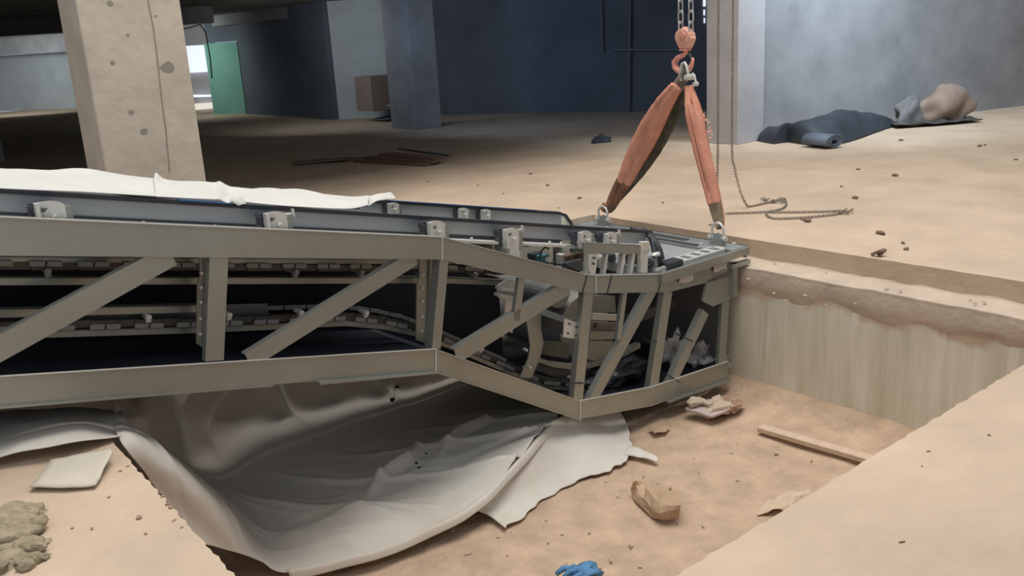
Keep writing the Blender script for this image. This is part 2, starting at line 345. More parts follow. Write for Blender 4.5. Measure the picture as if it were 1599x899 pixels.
pane('window_4', [(302, 162), (333, 160), (334, 169), (303, 172)], mat('sunlit_sill', (0.8, 0.75, 0.65), 0.5, emit=(0.8, 0.74, 0.64, 0.8)))
wall('wall_left_far', (-22, 37.6), (-14.6, 35.0), PALE, 2.1, label='pale wall far behind the big column')
wall('wall_left_lintel', (-24, 37.5), (-8.7, 31.0), CONCD, 2.7, z0=2.1, th=.2)
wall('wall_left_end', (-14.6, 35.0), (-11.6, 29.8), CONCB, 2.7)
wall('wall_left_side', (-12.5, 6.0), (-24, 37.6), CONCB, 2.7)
b = NB(); bar(b, at(200, 48, s=8), at(330, 40, s=11), .06, .06)
b.free()
def on_back(px, py, off=.05):
    A, B = Vector((-2.2, 22.0, 0)), Vector((6.5, 17.6, 0)); n = Vector((B.y - A.y, -(B.x - A.x), 0)).normalized()
    d = FW + R2 * ((px - W_ / 2) / FPX) + U2 * ((H_ / 2 - py) / FPX); t = (A - CAM).dot(n) / d.dot(n); P = CAM + d * t - d.normalized() * off; a = fr(P.x, P.y); a.z = P.z; return a
for i_, (x0, y0, x1, y1) in enumerate(((1098, -6, 1102, 10), (1098.5, 15, 1101, 24), (1099, 28, 1101, 36))):
    b = NB(); A = [on_back(x, y) for x, y in ((x0, y1), (x1, y1), (x1, y0), (x0, y0))]; hexa(b, A[:2] + [A[1] + Vector((.03, .03, 0)), A[0] + Vector((.03, .03, 0))] + [A[3], A[2], A[2] + Vector((.03, .03, 0)), A[3] + Vector((.03, .03, 0))]); struct('window_%d' % (5 + i_), b, LIT)
for (P0, P1, r_) in (((983, -10), (981, 200), .04), ((957, 78), (1062, 78), .04), ((938, -10), (940, 82), .03)):
    b = NB(); bar(b, on_back(*P0, .1), on_back(*P1, .1), r_, r_, up=(.3, .3, 1)); struct('trim_2', b, mat('blue_grey_pipe', (.155, .18, .22), .9))
# ceiling over the back of the hall, open above the pit
b = NB(); slab(b, [tuple(fr(*p)[:2]) for p in ((-26, 5.0), (-4.8, 7.4), (-1.4, 9.5), (1.7, 12.0), (4.0, 14.0), (4.4, 19), (-5, 40), (-26, 42))], 2.7, 2.95)
struct('ceiling', b, CONCD)
for i, (a, c, z0) in enumerate((((-26, 24.0), (-6.4, 21.0), 2.35), ((-7.9, 26.4), (-4.1, 22.4), 2.42))):
    wall('ceiling_beam', a, c, CONCD, 2.72, z0=z0, th=.4)
b = NB(); P = [at(283, 47, z=2.33), at(300, 43, z=2.35), at(318, 38, z=2.38), at(326, 50, q=at(318, 38, z=2.38).y), at(333, 90, q=at(318, 38, z=2.38).y), at(336, 122, q=at(318, 38, z=2.38).y)]
tube(b, [p + Vector((-.06, .05, 0)) for p in P], .016, 6); tag(obj('cable', b, RUB, smooth=True), 'black cable hanging from the ceiling beside the bright window', 'cable')

# ------------------------------------------------------------------ ESCALATOR TRUSS
TR = thing('escalator_truss', (-3, .85, -1.0), 'long grey steel escalator truss hanging over the pit from two orange slings', 'escalator')
TWID = 1.7
def sz(px, py, q=0.0): a = at(px, py, q=q); return (a.x, a.z)
# chord outlines (s, z)
top_u = [(-8.0, 1.766), sz(0, 339), sz(690, 370), sz(912, 428), sz(930, 430), sz(1036, 428), (-.02, -.055)]
top_l = [(-8.0, 1.606), sz(0, 399), sz(690, 405), sz(912, 457), sz(930, 458), sz(1045, 456), (-.02, -.20)]
bot_u = [(-8.0, 1.065), sz(0, 588), sz(680, 545), sz(905, 626), sz(1018, 604), (-.02, -.885)]
bot_l = [(-8.0, .935), sz(0, 636), sz(680, 579), sz(905, 654), sz(1018, 634), (-.02, -1.03)]
def shift(l, dz): return [(a, c + dz) for a, c in l]
for side, q0 in (('near', 0.0), ('far', TWID)):
    sg = 1 if side == 'near' else -1; T0 = .008
    for nm, U_, L_ in (('top_chord', top_u, top_l), ('bottom_chord', bot_u, bot_l)):
        b = NB(); strip(b, U_, L_, q0, q0 + sg * T0)
        fl = U_ if nm == 'top_chord' else L_
        d = -.008 if nm == 'top_chord' else .008
        strip(b, fl, shift(fl, d), q0 + sg * T0, q0 + sg * .085)
        if nm == 'bottom_chord' and side == 'near':      # turned-out lower lip, broken in the middle
            a0, a1 = sz(0, 636), sz(680, 579); lerp = lambda t: (a0[0] + (a1[0] - a0[0]) * t, a0[1] + (a1[1] - a0[1]) * t)
            for A, B in (((-8, .935), lerp(.55)), (lerp(.66), lerp(1.0))):
                w0_, w1_ = (.05, .006) if A[0] == -8 else (.04, .03)
                hexa(b, [(A[0], q0 - w0_, A[1] - .012), (B[0], q0 - w1_, B[1] - .008), (B[0], q0, B[1] - .008), (A[0], q0, A[1] - .012), (A[0], q0 - w0_, A[1]), (B[0], q0 - w1_, B[1]), (B[0], q0, B[1]), (A[0], q0, A[1])])
            strip(b, [a1, sz(905, 654)], shift([a1, sz(905, 654)], -.010), q0 - .02, q0)
            strip(b, [sz(1040, 626), (-.02, -1.03)], shift([sz(1040, 626), (-.02, -1.03)], -.012), q0 - .03, q0)
        else:
            strip(b, U_, shift(U_, -.006), q0 - sg * .004, q0)
        ch_ = obj(nm, b, STEEL, TR)
        b = NB(); strip(b, shift(U_, .003), U_, q0 - sg * .005, q0 + sg * .012); obj('bright_edge', b, STEELL, ch_)  # bright zinc edge, also paints the overhead light caught along the chord
        if side == 'near':
            for i_ in ((2, 4) if nm == 'top_chord' else (2, 3)):
                (a0, z0_), (a1, z1_) = U_[i_], L_[i_]; b = NB(); bar(b, (a0, q0 - .004, z0_), (a1, q0 - .004, z1_), .005, .007, up=(1, 0, 0)); obj('weld_seam', b, STEELL, ch_)
def interp(l, s):
    for (a, c), (d, e) in zip(l, l[1:]):
        if a <= s <= d: return c + (e - c) * (s - a) / (d - a)
    return l[-1][1] if s > l[-1][0] else l[0][1]
def member(name, pa, pb, w, dep=.055, m=STEEL, q=.008, label=None, box_=False, par=None):
    # angle-section bar: wide face towards the camera, leg on the -s side
    a, c = Vector((pa[0], 0, pa[1])), Vector((pb[0], 0, pb[1])); d = (c - a).normalized(); n = Vector((d.z, 0, -d.x))
    if n.x > 0: n = -n
    b = NB(); h = n * (w / 2); y = Vector((0, 1, 0)); t = .007
    A = lambda p, o, qq: (p + n * o) + y * qq
    for (o0, o1, q0, q1) in ((-w / 2, w / 2, q, q + (dep if box_ else t)),) + (() if box_ else ((w / 2 - t, w / 2, q + t, q + dep),)):
        hexa(b, [A(a, o0, q0), A(a, o1, q0), A(a, o1, q1), A(a, o0, q1), A(c, o0, q0), A(c, o1, q0), A(c, o1, q1), A(c, o0, q1)])
    return obj(name, b, m, par or TR, label=label)
def S(px, py, q=.01): a = at(px, py, q=q); return (a.x, a.z)
def post_and_far(name, pa, pb, w, **k):
    o = member(name, pa, pb, w, **k)
    b = NB(); bar(b, (pa[0], TWID - .03, pa[1]), (pb[0], TWID - .03, pb[1]), .05, w, up=(1, 0, 0)); obj(name, b, STEEL, TR)
    return o
post_and_far('post', S(342, 398), S(335, 563), .092, dep=.045)
post_and_far('post', S(694, 400), S(681, 545), .062, dep=.075)
post_and_far('post', S(815, 434), S(806, 500), .05, dep=.03)
p4 = post_and_far('post', S(919, 457), S(902, 628), .088, dep=.05)
post_and_far('post', S(976, 457), S(966, 530), .042, dep=.03)
post_and_far('post', S(1043, 456), S(1020, 608), .092, dep=.05)
post_and_far('post', S(1136, 418), S(1127, 575), .088, dep=.03)
member('diagonal_brace', S(-20, 555), S(268, 398), .105, dep=.05)
member('diagonal_brace', S(388, 564), S(648, 402), .088, dep=.05)
member('diagonal_brace', S(712, 556), S(888, 448), .098, dep=.05)
member('diagonal_brace', S(924, 628), S(1020, 452), .085, dep=.05)
d5 = member('diagonal_brace', S(1046, 606), S(1102, 487), .085, dep=.05, box_=True)
bar_ = lambda nm, a, c, w, h, m=STEEL, up=(0, 0, 1), par=None, label=None: (lambda b: (bar(b, a, c, w, h, up), obj(nm, b, m, par or TR, label=label))[1])(NB())
# more bays to the left, outside the frame
for s0 in (-5.6, -7.0):
    member('post', (s0, interp(top_l, s0)), (s0, interp(bot_u, s0)), .09)
# gusset at the end post, cable ties, seams, paper patches
b = NB(); P = [S(1103, 437), S(1140, 420), S(1140, 466), S(1112, 478), S(1096, 470)]; prism(b, P, .0, .02); obj('gusset_plate', b, STEEL, TR)
for (x0, y0, x1, y1) in ((888, 598, 911, 598), (1065, 525, 1082, 533), (1042, 585, 1062, 597), (1013, 532, 1026, 533)):
    b = NB(); a, c = at(x0, y0, q=.003), at(x1, y1, q=.003); bar(b, a, c, .006, .008); bar(b, a, a + Vector((0, .06, .01)), .006, .008); obj('cable_tie', b, RUB, TR)
for px in (913, 952, 1031):
    a, c = at(px + 4, 429 if px > 920 else 430, q=-.003), at(px - 4, 459, q=-.003); b = NB(); bar(b, a, c, .004, .006); obj('strap', b, RUB, TR)
for k_, P in enumerate(([(1062, 424), (1080, 417), (1082, 432), (1080, 438), (1070, 442), (1060, 441)], [(1115, 402), (1134, 398), (1134, 420), (1127, 420), (1120, 425), (1114, 424)])):
    b = NB(); prism(b, [S(x, y, -.012) for x, y in P], -.016, -.012); obj('tape_patch', b, PAPER, TR)
# cross beams between the two sides
for s in (-7.0, -5.6, -3.84, -2.74, -1.62, -.9):
    z = interp(bot_l, s) + .05; b = NB(); box(b, s - .03, s + .03, .09, TWID - .09, z - .035, z + .035); obj('cross_beam', b, STEEL, TR)
    if s < -3: z = interp(bot_u, s) + .38; b = NB(); box(b, s - .02, s + .02, .5, TWID - .5, z - .03, z + .03); obj('cross_beam', b, STEELD, TR)
# black pan under and added black sheets that keep the interior dark
b = NB(); L_ = shift(bot_l, .10); strip(b, L_, shift(L_, -.004), .09, TWID - .09); obj('oil_pan', b, BLACK, TR)
b = NB(); strip(b, shift(top_l[:5], .10), shift([bot_l[0], bot_l[1], bot_l[2], bot_l[3], (-1.45, bot_l[3][1])], .1), TWID - .12, TWID - .115); obj('added_black_sheet', b, BLACK, TR)
b = NB(); strip(b, [(-8, 1.55), (-4.8, .86), (-2.6, .42), (-1.85, .10)], [(-8, 1.0), (-4.8, .40), (-2.7, -.05), (-1.85, -.62)], .50, .505); obj('added_black_sheet', b, BLACK, TR)
# end plate
b = NB(); box(b, -.03, -.015, .03, TWID - .03, -.98, -.12); obj('end_plate', b, mat('end_plate_grey', (0.12, 0.12, 0.125), .6), TR)
b = NB(); box(b, -.6, -.035, .5, .55, -.55, -.47); obj('cross_beam', b, STEEL, TR)
# skirt panels: incline line z(s)
zl = lambda s: 1.14 - .2225 * (s + 4.73)
def band(nm, s0, s1, dz0, dz1, q0, q1, m, par=None, f=zl, label=None):
    b = NB(); strip(b, [(s0, f(s0) + dz1), (s1, f(s1) + dz1)], [(s0, f(s0) + dz0), (s1, f(s1) + dz0)], q0, q1); return obj(nm, b, m, par or TR, label=label)
pn = band('side_panel', -8, -.68, -.092, -.008, .235, .247, PANEL)
band('trim', -8, -.62, -.010, .010, .222, .26, RUB, pn, label='black rubber edge strip')
band('gasket', -8, -1.5, -.115, -.092, .228, .25, RUB, pn)
band('film', -3.98, -3.72, .009, .013, .215, .262, BLUEF, pn, label='blue protective film')
band('support_rail', -8, -1.45, -.130, -.114, .13, .24, STEELL)
band('support_rail', -1.55, -.75, -.135, -.114, .13, .24, STEELL)
zf = lambda s: .575 - .214 * (s + 2.17)
pf = band('side_panel', -8, -.43, -.115, -.008, 1.42, 1.432, PANEL, f=zf)
band('trim', -8, -.45, -.010, .012, 1.405, 1.45, RUB, pf, f=zf, label='black rubber edge strip')
band('film', -2.1, -.7, .012, .015, 1.40, 1.45, BLUEF, pf, f=zf, label='blue protective film')
band('support_rail', -8, -.45, -.14, -.115, 1.33, 1.44, STEELL, f=zf)
b = NB(); s0 = -.45; tube(b, [(s0 - .1, 1.43, zf(s0 - .1)), (s0, 1.43, zf(s0)), (s0 + .07, 1.42, zf(s0) - .03), (s0 + .11, 1.40, zf(s0) - .10), (s0 + .12, 1.38, zf(s0) - .16)], .014, 8); obj('hose', b, RUB, TR, smooth=True)
b = NB(); box(b, -.43, -.36, 1.42, 1.43, zf(-.4) - .12, zf(-.4) - .01); obj('end_cover', b, mat('cream_plastic', (.72, .70, .55), .5), TR)
# bolts along the support rail
for px in (97, 224, 335, 527, 604, 628, 641, 735, 857, 875):
    a = at(px, 0, q=.15); s = a.x; 
    # s for a pixel column on the rail
    for _ in range(8):
        P = at(px, 350, q=.15); s = P.x
    z = zl(s) - .114; b = NB(); cyl(b, (s, .15, z), (s, .15, z + .018), .009, 6); obj('bolt', b, STEELL, TR)
# clamp brackets
def bracket(px, py, q=.10, sc=1.0, post=None, stud=False):
    c = at(px, py, q=q); s, z = c.x, c.z; w = .078 * sc
    b = NB(); out = [(s - w * .55, z - .07 * sc), (s + w, z - .07 * sc), (s + w, z + .015 * sc)]
    out += [(s + w * .1 + w * .9 * math.cos(a), z + .015 * sc + .03 * sc * math.sin(a)) for a in (.35, .7, 1.05, 1.4)] + [(s - w * .55, z + .045 * sc)]
    prism(b, out, q, q + .012); prism(b, [(s - w * .55, z - .07 * sc), (s - w * .35, z - .07 * sc), (s - w * .35, z + .045 * sc), (s - w * .55, z + .045 * sc)], q - .03, q)
    br = obj('clamp_bracket', b, STEELL, TR)
    b = NB(); box(b, s - w * .75, s - w * .55, q + .02, q + .07, z - .05 * sc, z + .03 * sc); box(b, s - w * .6, s + w * .7, q + .06, q + .10, z + .005 * sc, z + .035 * sc); obj('spacer', b, BOXM, br)
    b = NB(); box(b, s + w, s + w * 1.35, q + .0, q + .09, z - .11 * sc, z + .01 * sc); box(b, s - w * .5, s + w * 1.3, q + .03, q + .10, z - .11 * sc, z - .06 * sc); obj('foot', b, STEEL, br)
    for (du, dv) in ((-.15, .012), (.35, -.02)):
        b = NB(); x, y = s + w * du, z + dv * sc; cyl(b, (x, q - .002, y), (x, q - .020, y), .009 * sc, 6); cyl(b, (x, q - .02, y), (x, q - .035, y), .004 * sc, 6)
        bar(b, (x - .012, q - .022, y - .006), (x + .014, q - .022, y + .008), .005, .006); obj('bolt', b, STEELD if du < 0 else STEELL, br)
    if stud:
        b = NB(); cyl(b, (s + w, q + .02, z + .02), (s + w + .05, q + .02, z + .015), .006, 6); box(b, s + w + .04, s + w + .05, q + .01, q + .03, z + .0, z + .04); obj('stud', b, STEELL, br)
    if post:
        b = NB(); box(b, s - w * .1, s + w * .9, q - .005, q + .06, z - post, z - .03); obj('strut', b, STEELL, br)
bracket(72, 331); bracket(426, 345, stud=True); bracket(678, 357, sc=.95); bracket(795, 368, post=.19, stud=True); bracket(911, 371, sc=.95); bracket(951, 373, sc=.95, stud=True)
for px, py in ((612, 324), (722, 332), (757, 334)): bracket(px, py, q=1.36, sc=.75)
# guide rails and step chains (near track at q=.30, far track at q=1.36)
TQ = .30
railA = [(-8, 1.56), sz(0, 400, TQ), sz(640, 405, TQ), (-1.9, .27)]
railB = [(-8, 1.46), sz(0, 433, TQ), sz(690, 433, TQ), sz(795, 438, TQ)]
railC = [(-8, 1.33), sz(0, 483, TQ), sz(312, 476, TQ)]
railD = [(-8, 1.19), sz(0, 518, TQ), sz(310, 510, TQ), sz(430, 505, TQ), sz(540, 500, TQ), sz(600, 506, TQ), sz(650, 517, TQ), sz(700, 536, TQ), sz(760, 562, TQ), sz(850, 600, TQ), sz(930, 606, TQ), (-.75, -.83)]
def rail(l, h, q0, q1, m=STEEL):
    b = NB(); strip(b, l, shift(l, -h), q0, q0 + .006); strip(b, l, shift(l, -.006), q0, q1); return obj('guide_rail', b, m, TR)
for tq in (TQ,):
    s_ = 1
    rail(railA, .028, tq, tq + .06); rail(railB, .036, tq, tq + .06); rail(railC, .038, tq, tq + .06); rail(railD, .034, tq, tq + .06)
def lookup(l, s): return interp(l, s)
def step_chain(l, dz, q, s0, s1, pitch, up=True, rollers=True, m=CHAINM):
    b = NB(); n = int((s1 - s0) / pitch); pts = [(s0 + i * pitch, lookup(l, s0 + i * pitch) + dz) for i in range(n + 1)]
    for i in range(n):
        (a, c), (d, e) = pts[i], pts[i + 1]; qq = q + (.010 if i % 2 else 0)
        bar(b, (a - .008, qq, c), (d + .008, qq, e), .006, .034, up=(0, 0, 1)); bar(b, (a - .008, qq + .035, c), (d + .008, qq + .035, e), .006, .034)
        cyl(b, (a, q - .006, c), (a, q + .05, c), .012, 8)
    ch = obj('step_chain', b, m, TR)
    for i in range(0, n, 2):
        a, c = pts[i]; d, e = pts[i + 1]; b = NB(); sg = 1 if up else -1; k_ = (c - e) / (d - a)
        # paired pads on the outer plate
        for o in (-.036, .036):
            bar(b, ((a + d) / 2 + o - .031, q - .006, (c + e) / 2 + sg * .012 - (o - .031) * k_), ((a + d) / 2 + o + .031, q - .006, (c + e) / 2 + sg * .012 - (o + .031) * k_), .014, .023)
        obj('link_pad', b, ROLL, ch)
        if (i // 2) % 2 == 0 and rollers:
            b = NB(); x = (a + d) / 2; z = (c + e) / 2 + (.035 if not up else -.02)
            cyl(b, (x, q - .03, z), (x, q + .05, z), .014, 12); box(b, x - .012, x + .012, q - .012, q + .02, z - .03, z); obj('roller', b, STEELL if not up else ROLL, ch, smooth=False)
step_chain(railB, .055, TQ - .01, -5.05, -1.9, .10, up=True)
step_chain(railD, .028, TQ - .01, -5.05, -.8, .10, up=False)
step_chain(railD, .075, .43, -4.0, -1.8, .067, up=False, rollers=False, m=BLACK)
b = NB(); l = shift(railB, .085); strip(b, l, shift(l, -.05), TQ + .045, TQ + .05); obj('cover_strip', b, STEELD, TR)
b = NB(); l = shift(railD[:4], .10); strip(b, l, shift(l, -.10), TQ + .07, TQ + .075); obj('cover_strip', b, STEELD, TR)
# track mounting brackets beside the posts
def mount(px0, px1, ytop, ybot, q=.2, narrow=True):
    a, c = at(px1, ytop, q=q), at(px0, ybot, q=q); mid = (ytop * .6 + ybot * .4)
    b = NB(); P = [(px0 + 5, ytop), (px1, ytop), (px1 - 3, ybot + 2), (px0, ybot - 6), (px0 + 1, ytop + (ybot - ytop) * .30), (px0 + 5, ytop + (ybot - ytop) * .24)]
    prism(b, [S(x, y, q) for x, y in P], q, q + .012)
    prism(b, [S(x, y, q) for x, y in ((px1 - 3, ytop), (px1, ytop), (px1 - 3, ybot + 2), (px1 - 6, ybot + 2))], q - .02, q)
    mo = obj('track_bracket', b, STEEL, TR)
    for t in (.18, .34, .5, .68, .85):
        x, y = px0 + (px1 - px0) * .45 - t * 3, ytop + (ybot - ytop) * t; p = at(x, y, q=q); b = NB(); cyl(b, (p.x, q, p.z), (p.x, q - .018, p.z), .008, 6); obj('bolt', b, STEELL, mo)
mount(307, 322, 400, 542); mount(650, 672, 404, 536); 
# curved lower bracket plate and the turnaround behind the steep bay
b = NB(); prism(b, [S(x, y, .2) for x, y in ((828, 466), (845, 476), (845, 515), (849, 535), (843, 560), (830, 590), (812, 590), (825, 560), (828, 540), (822, 500))], .2, .212); mb = obj('track_bracket', b, STEEL, TR)
for (x, y) in ((818, 545), (824, 572)):
    p = at(x, y, q=.2); b = NB(); cyl(b, (p.x, .2, p.z), (p.x, .17, p.z), .010, 6); obj('bolt', b, STEELL, mb)
b = NB(); prism(b, [S(x, y, .2) for x, y in ((778, 446), (792, 436), (812, 440), (808, 462), (800, 520), (789, 510), (789, 470), (778, 464))], .2, .215)
strip(b, [S(778, 447, .17), S(812, 452, .17)], [S(778, 452, .17), S(812, 457, .17)], .14, .2); strip(b, [S(776, 457, .17), S(810, 463, .17)], [S(776, 462, .17), S(810, 468, .17)], .14, .2); obj('track_bracket', b, STEELL, TR)
b = NB(); P = [at(845, 495, q=.35), at(893, 512, q=.12)]; bar(b, P[0], P[1], .10, .085); obj('square_tube', b, STEELD, TR)
b = NB(); prism(b, [S(x, y, .05) for x, y in ((882, 497), (906, 505), (904, 530), (880, 526))], .05, .06); cp = obj('clamp_plate', b, STEELL, TR)
for x, y in ((888, 505), (886, 520), (899, 510), (898, 523)):
    p = at(x, y, q=.05); b = NB(); cyl(b, (p.x, .05, p.z), (p.x, .035, p.z), .007, 6); obj('bolt', b, STEELD, cp)
# turnaround station: stacked bands and curved drum
cx, cz = -1.12, -.42
def disc(nm, r0, r1, q0, q1, m, a0=0, a1=2 * math.pi, par=None, n=48):
    b = NB(); full = abs(a1 - a0 - 2 * math.pi) < 1e-3; pts = []
    for i in range(n + 1): a = a0 + (a1 - a0) * i / n; pts.append((math.cos(a), math.sin(a)))
    rings = []
    for (x, y) in pts: rings.append([b.verts.new((cx + r * x, q, cz + r * y)) for r, q in ((r0, q0), (r1, q0), (r1, q1), (r0, q1))])
    for A, B in zip(rings, rings[1:]):
        for k in range(4): b.faces.new((A[k], A[(k + 1) % 4], B[(k + 1) % 4], B[k]))
    if not full: b.faces.new(rings[0]); b.faces.new(rings[-1][::-1])
    else: bmesh.ops.remove_doubles(b, verts=b.verts, dist=1e-5)
    return obj(nm, b, m, par or TR, smooth=False)
dr = disc('turnaround_drum', .05, .24, .45, 1.25, mat('drum_grey', (0.30, 0.29, 0.265), .5, metal=.3))
for U_, hpx, qq, m in (([(836, 556), (862, 565), (893, 569), (925, 566), (962, 555), (1000, 535)], 8, .32, STEEL), ([(832, 585), (862, 591), (893, 594), (930, 590), (985, 574)], 8, .32, STEEL), ([(838, 566), (865, 576), (893, 580), (925, 577), (965, 566)], 12, .36, STEELD)):
    b = NB(); strip(b, [S(x, y, qq) for x, y in U_], [S(x, y + hpx, qq) for x, y in U_], qq, qq + .05); obj('curved_track', b, m, TR)
for (P, q, m) in (([(926, 489), (965, 491), (964, 501), (925, 499)], .33, STEELL), ([(925, 502), (964, 504), (962, 517), (924, 516)], .36, mat('brown_steel', (.24, .19, .16), .6)), ([(923, 517), (960, 518), (958, 530), (921, 530)], .33, STEEL), ([(921, 532), (958, 532), (950, 555), (940, 567), (915, 560)], .34, STEEL),
                  ([(850, 533), (890, 535), (888, 560), (846, 553)], .40, STEELD), ([(925, 460), (960, 462), (962, 488), (928, 486)], .5, mat('grey_motor_cover', (.30, .31, .29), .5, metal=.3)), ([(846, 452), (880, 470), (872, 490), (846, 492)], .55, STEELD)):
    b = NB(); prism(b, [S(x, y, q) for x, y in P], q, q + .02); obj('cover_plate', b, m, TR)
p = at(929, 508, q=.36); b = NB(); cyl(b, (p.x, .355, p.z), (p.x, .36, p.z), .018, 16); obj('bore', b, RUB, TR)
b = NB(); cyl(b, (-1.35, .45, -.12), (-1.35, .95, -.12), .10, 24); cyl(b, (-1.35, .95, -.12), (-1.35, 1.05, -.12), .075, 24); obj('motor', b, mat('motor_grey', (.27, .27, .26), .45, metal=.3), TR, smooth=False)
b = NB(); lump(b, (-.95, .35, -.80), .14, (2.2, 1, .7), .5, 4, 4, 11); obj('black_cover', b, mat('black_bag', (.03, .034, .04), .35, bump=.5, bscale=20), TR, smooth=True)
# short frame on the chord near the end
q = .04
b = NB(); prism(b, [S(x, y, q) for x, y in ((912, 379), (1000, 383), (998, 396), (912, 395))], q, q + .008); prism(b, [S(x, y, q) for x, y in ((912, 379), (1000, 383), (1000, 384), (912, 380))], q, q + .06); obj('angle_beam', b, STEEL, TR)
for (x0, x1) in ((925, 936), (949, 952), (975, 979), (990, 994)):
    b = NB(); prism(b, [S(x, y, q) for x, y in ((x0, 395), (x1, 395), (x1 - 5, 430), (x0 - 5, 430))], q + .01, q + .05); obj('upright', b, STEELL, TR)
b = NB(); prism(b, [S(x, y, q) for x, y in ((918, 396), (931, 398), (928, 428), (921, 428), (918, 415))], q - .01, q); cp = obj('bolt_plate', b, STEELL, TR)
for x, y in ((926, 402), (925, 411)):
    p = at(x, y, q=q - .01); b = NB(); cyl(b, (p.x, q - .01, p.z), (p.x, q - .03, p.z), .008, 6); obj('bolt', b, STEELD, cp)
b = NB(); prism(b, [S(x, y, q) for x, y in ((1000, 383), (1012, 385), (1010, 426), (1000, 426))], q - .005, q + .03); cp = obj('bolt_plate', b, STEELL, TR)
b = NB(); prism(b, [S(x, y, q) for x, y in ((1002, 377), (1013, 377), (1013, 392), (1002, 392))], q - .01, q + .03); obj('latch_block', b, mat('cream_enamel', (.62, .58, .46), .5), TR, bevel=.006)
# inner machinery seen above the chord
b = NB(); prism(b, [S(x, y, .6) for x, y in ((775, 366), (925, 378), (922, 440), (860, 436), (775, 405))], .6, .61); obj('backing_panel', b, mat('greenish_panel', (.42, .43, .36), .6), TR)
for (px, py, q, r, L, m) in ((905, 392, .28, .06, .03, PLAS), (811, 396, .35, .035, .10, WHITE), (868, 388, .52, .028, .05, STEELD), (818, 381, .4, .018, .04, SLGR), (826, 381, .38, .014, .04, WHITE), (859, 406, .2, .016, .03, WHITE)):
    p = at(px, py, q=q); b = NB(); cyl(b, (p.x, q, p.z), (p.x, q + L, p.z), r, 20); obj('wheel', b, m, TR)
for (x0, y0, x1, y1, q, m) in ((832, 397, 848, 405, .3, BOXM), (844, 400, 858, 410, .25, TEAL), (862, 380, 880, 408, .6, BOXM), (877, 398, 884, 408, .3, STEELL), (884, 400, 912, 404, .28, WOODD), (886, 410, 911, 418, .25, PLD), (858, 380, 864, 398, .5, PLAS), (768, 380, 790, 392, .35, STEEL), (944, 402, 970, 410, .5, STEELL), (955, 398, 962, 404, .45, BOXM), (985, 398, 998, 424, .3, STEELD)):
    a, c = at(x0, y0, q=q), at(x1, y1, q=q); b = NB(); box(b, a.x, c.x, q, q + .06, c.z - .02, a.z); obj('fitting', b, m, TR, bevel=.004)
for pts in (((843, 405), (845, 392), (851, 386), (857, 388)), ((880, 412), (900, 424), (912, 430), (925, 428)), ((860, 411), (880, 414), (895, 420), (905, 425)), ((812, 376), (820, 384), (830, 383), (836, 382))):
    b = NB(); tube(b, [at(x, y, q=.22) for x, y in pts], .006, 6); obj('wire', b, RUB, TR, smooth=True)
b = NB(); lump(b, at(857, 405, q=.2), .02, (1, 1, .8), .2, 3, 2); obj('connector', b, WHITE, TR)
# slack black cable bundle and small boxes by the landing frame
for k_, off in enumerate(((0, 0), (5, 1), (9, 4), (-3, 3))):
    b = NB(); tube(b, [at(x + off[0] * t, y + off[1], q=qq) for x, y, qq, t in ((985, 357, .3, 0), (1008, 360, .26, .3), (1018, 370, .2, .6), (1020 + k_, 385, .12, 1), (1026, 398, .10, 1), (1016, 412, .08, -.4))], .016, 8); obj('power_cable', b, RUB, TR, smooth=True)
b = NB(); a, c = at(1032, 409, q=.10), at(1056, 426, q=.10); box(b, a.x, c.x, .03, .13, c.z - .02, a.z + .0); jb = obj('junction_box', b, BOXM, TR, bevel=.006)
b = NB(); p = at(1022, 402, q=.08); cyl(b, (p.x, .10, p.z - .13), (p.x, .10, p.z), .036, 20); obj('canister', b, PLD, TR)
b = NB(); lump(b, at(1024, 397, q=.08), .03, (1.2, .8, .5), .4, 5, 2); obj('foil_wrap', b, STEELL, TR)
# landing frame (top of the end)
b = NB(); box(b, .03, .21, .0, TWID + .0, -.035, 0.0); box(b, .19, .21, 0, TWID, -.09, 0.0); lf = obj('end_beam', b, GREEN, TR, bevel=.004)
b = NB(); prism(b, [(-.80, -.085), (.2, -.06), (.2, -.005), (-.80, -.012)], -.025, .012); obj('edge_angle', b, STEEL, TR)
b = NB(); prism(b, [(-.80, -.085), (.2, -.06), (.2, -.005), (-.80, -.012)], TWID - .01, TWID + .025); obj('edge_angle', b, STEEL, TR)
b = NB(); box(b, -.02, .20, -.035, .0, -.135, -.10); obj('support_foot', b, STEEL, TR)
b = NB(); box(b, .0, .05, -.03, .0, -.36, -.1); obj('end_strip', b, STEEL, TR)
b = NB()
for i in range(58): z0 = -.03; qq = .20 + i * .022; box(b, -.74, -.06, qq, qq + .014, z0, z0 + .012)
box(b, -.76, -.04, .19, 1.5, -.045, -.03); obj('floor_plate', b, PLATE, TR)
b = NB(); box(b, -.78, .0, .05, .075, -.05, .008); box(b, -.78, .0, .165, .19, -.05, .008)
for i in range(8): s0 = -.78 + i * .11; box(b, s0, s0 + .055, .075, .165, -.05, .006)
obj('notched_rail', b, STEELL, TR)
b = NB(); box(b, -.05, .03, .19, 1.5, -.05, .0); box(b, -.79, -.74, .03, 1.5, -.07, .0); box(b, -.8, .03, 1.5, 1.66, -.05, .002); obj('frame_angle', b, GREEN, TR)
b = NB(); box(b, -.035, -.01, .3, 1.45, .0, .012); box(b, .06, .12, .5, 1.0, .0, .006); obj('comb_strip', b, STEELD, TR)
b = NB(); prism(b, [(-1.25, .0), (-.8, .0), (-.8, .03), (-1.2, .14)], 1.28, 1.30); obj('cover_plate', b, STEEL, TR)
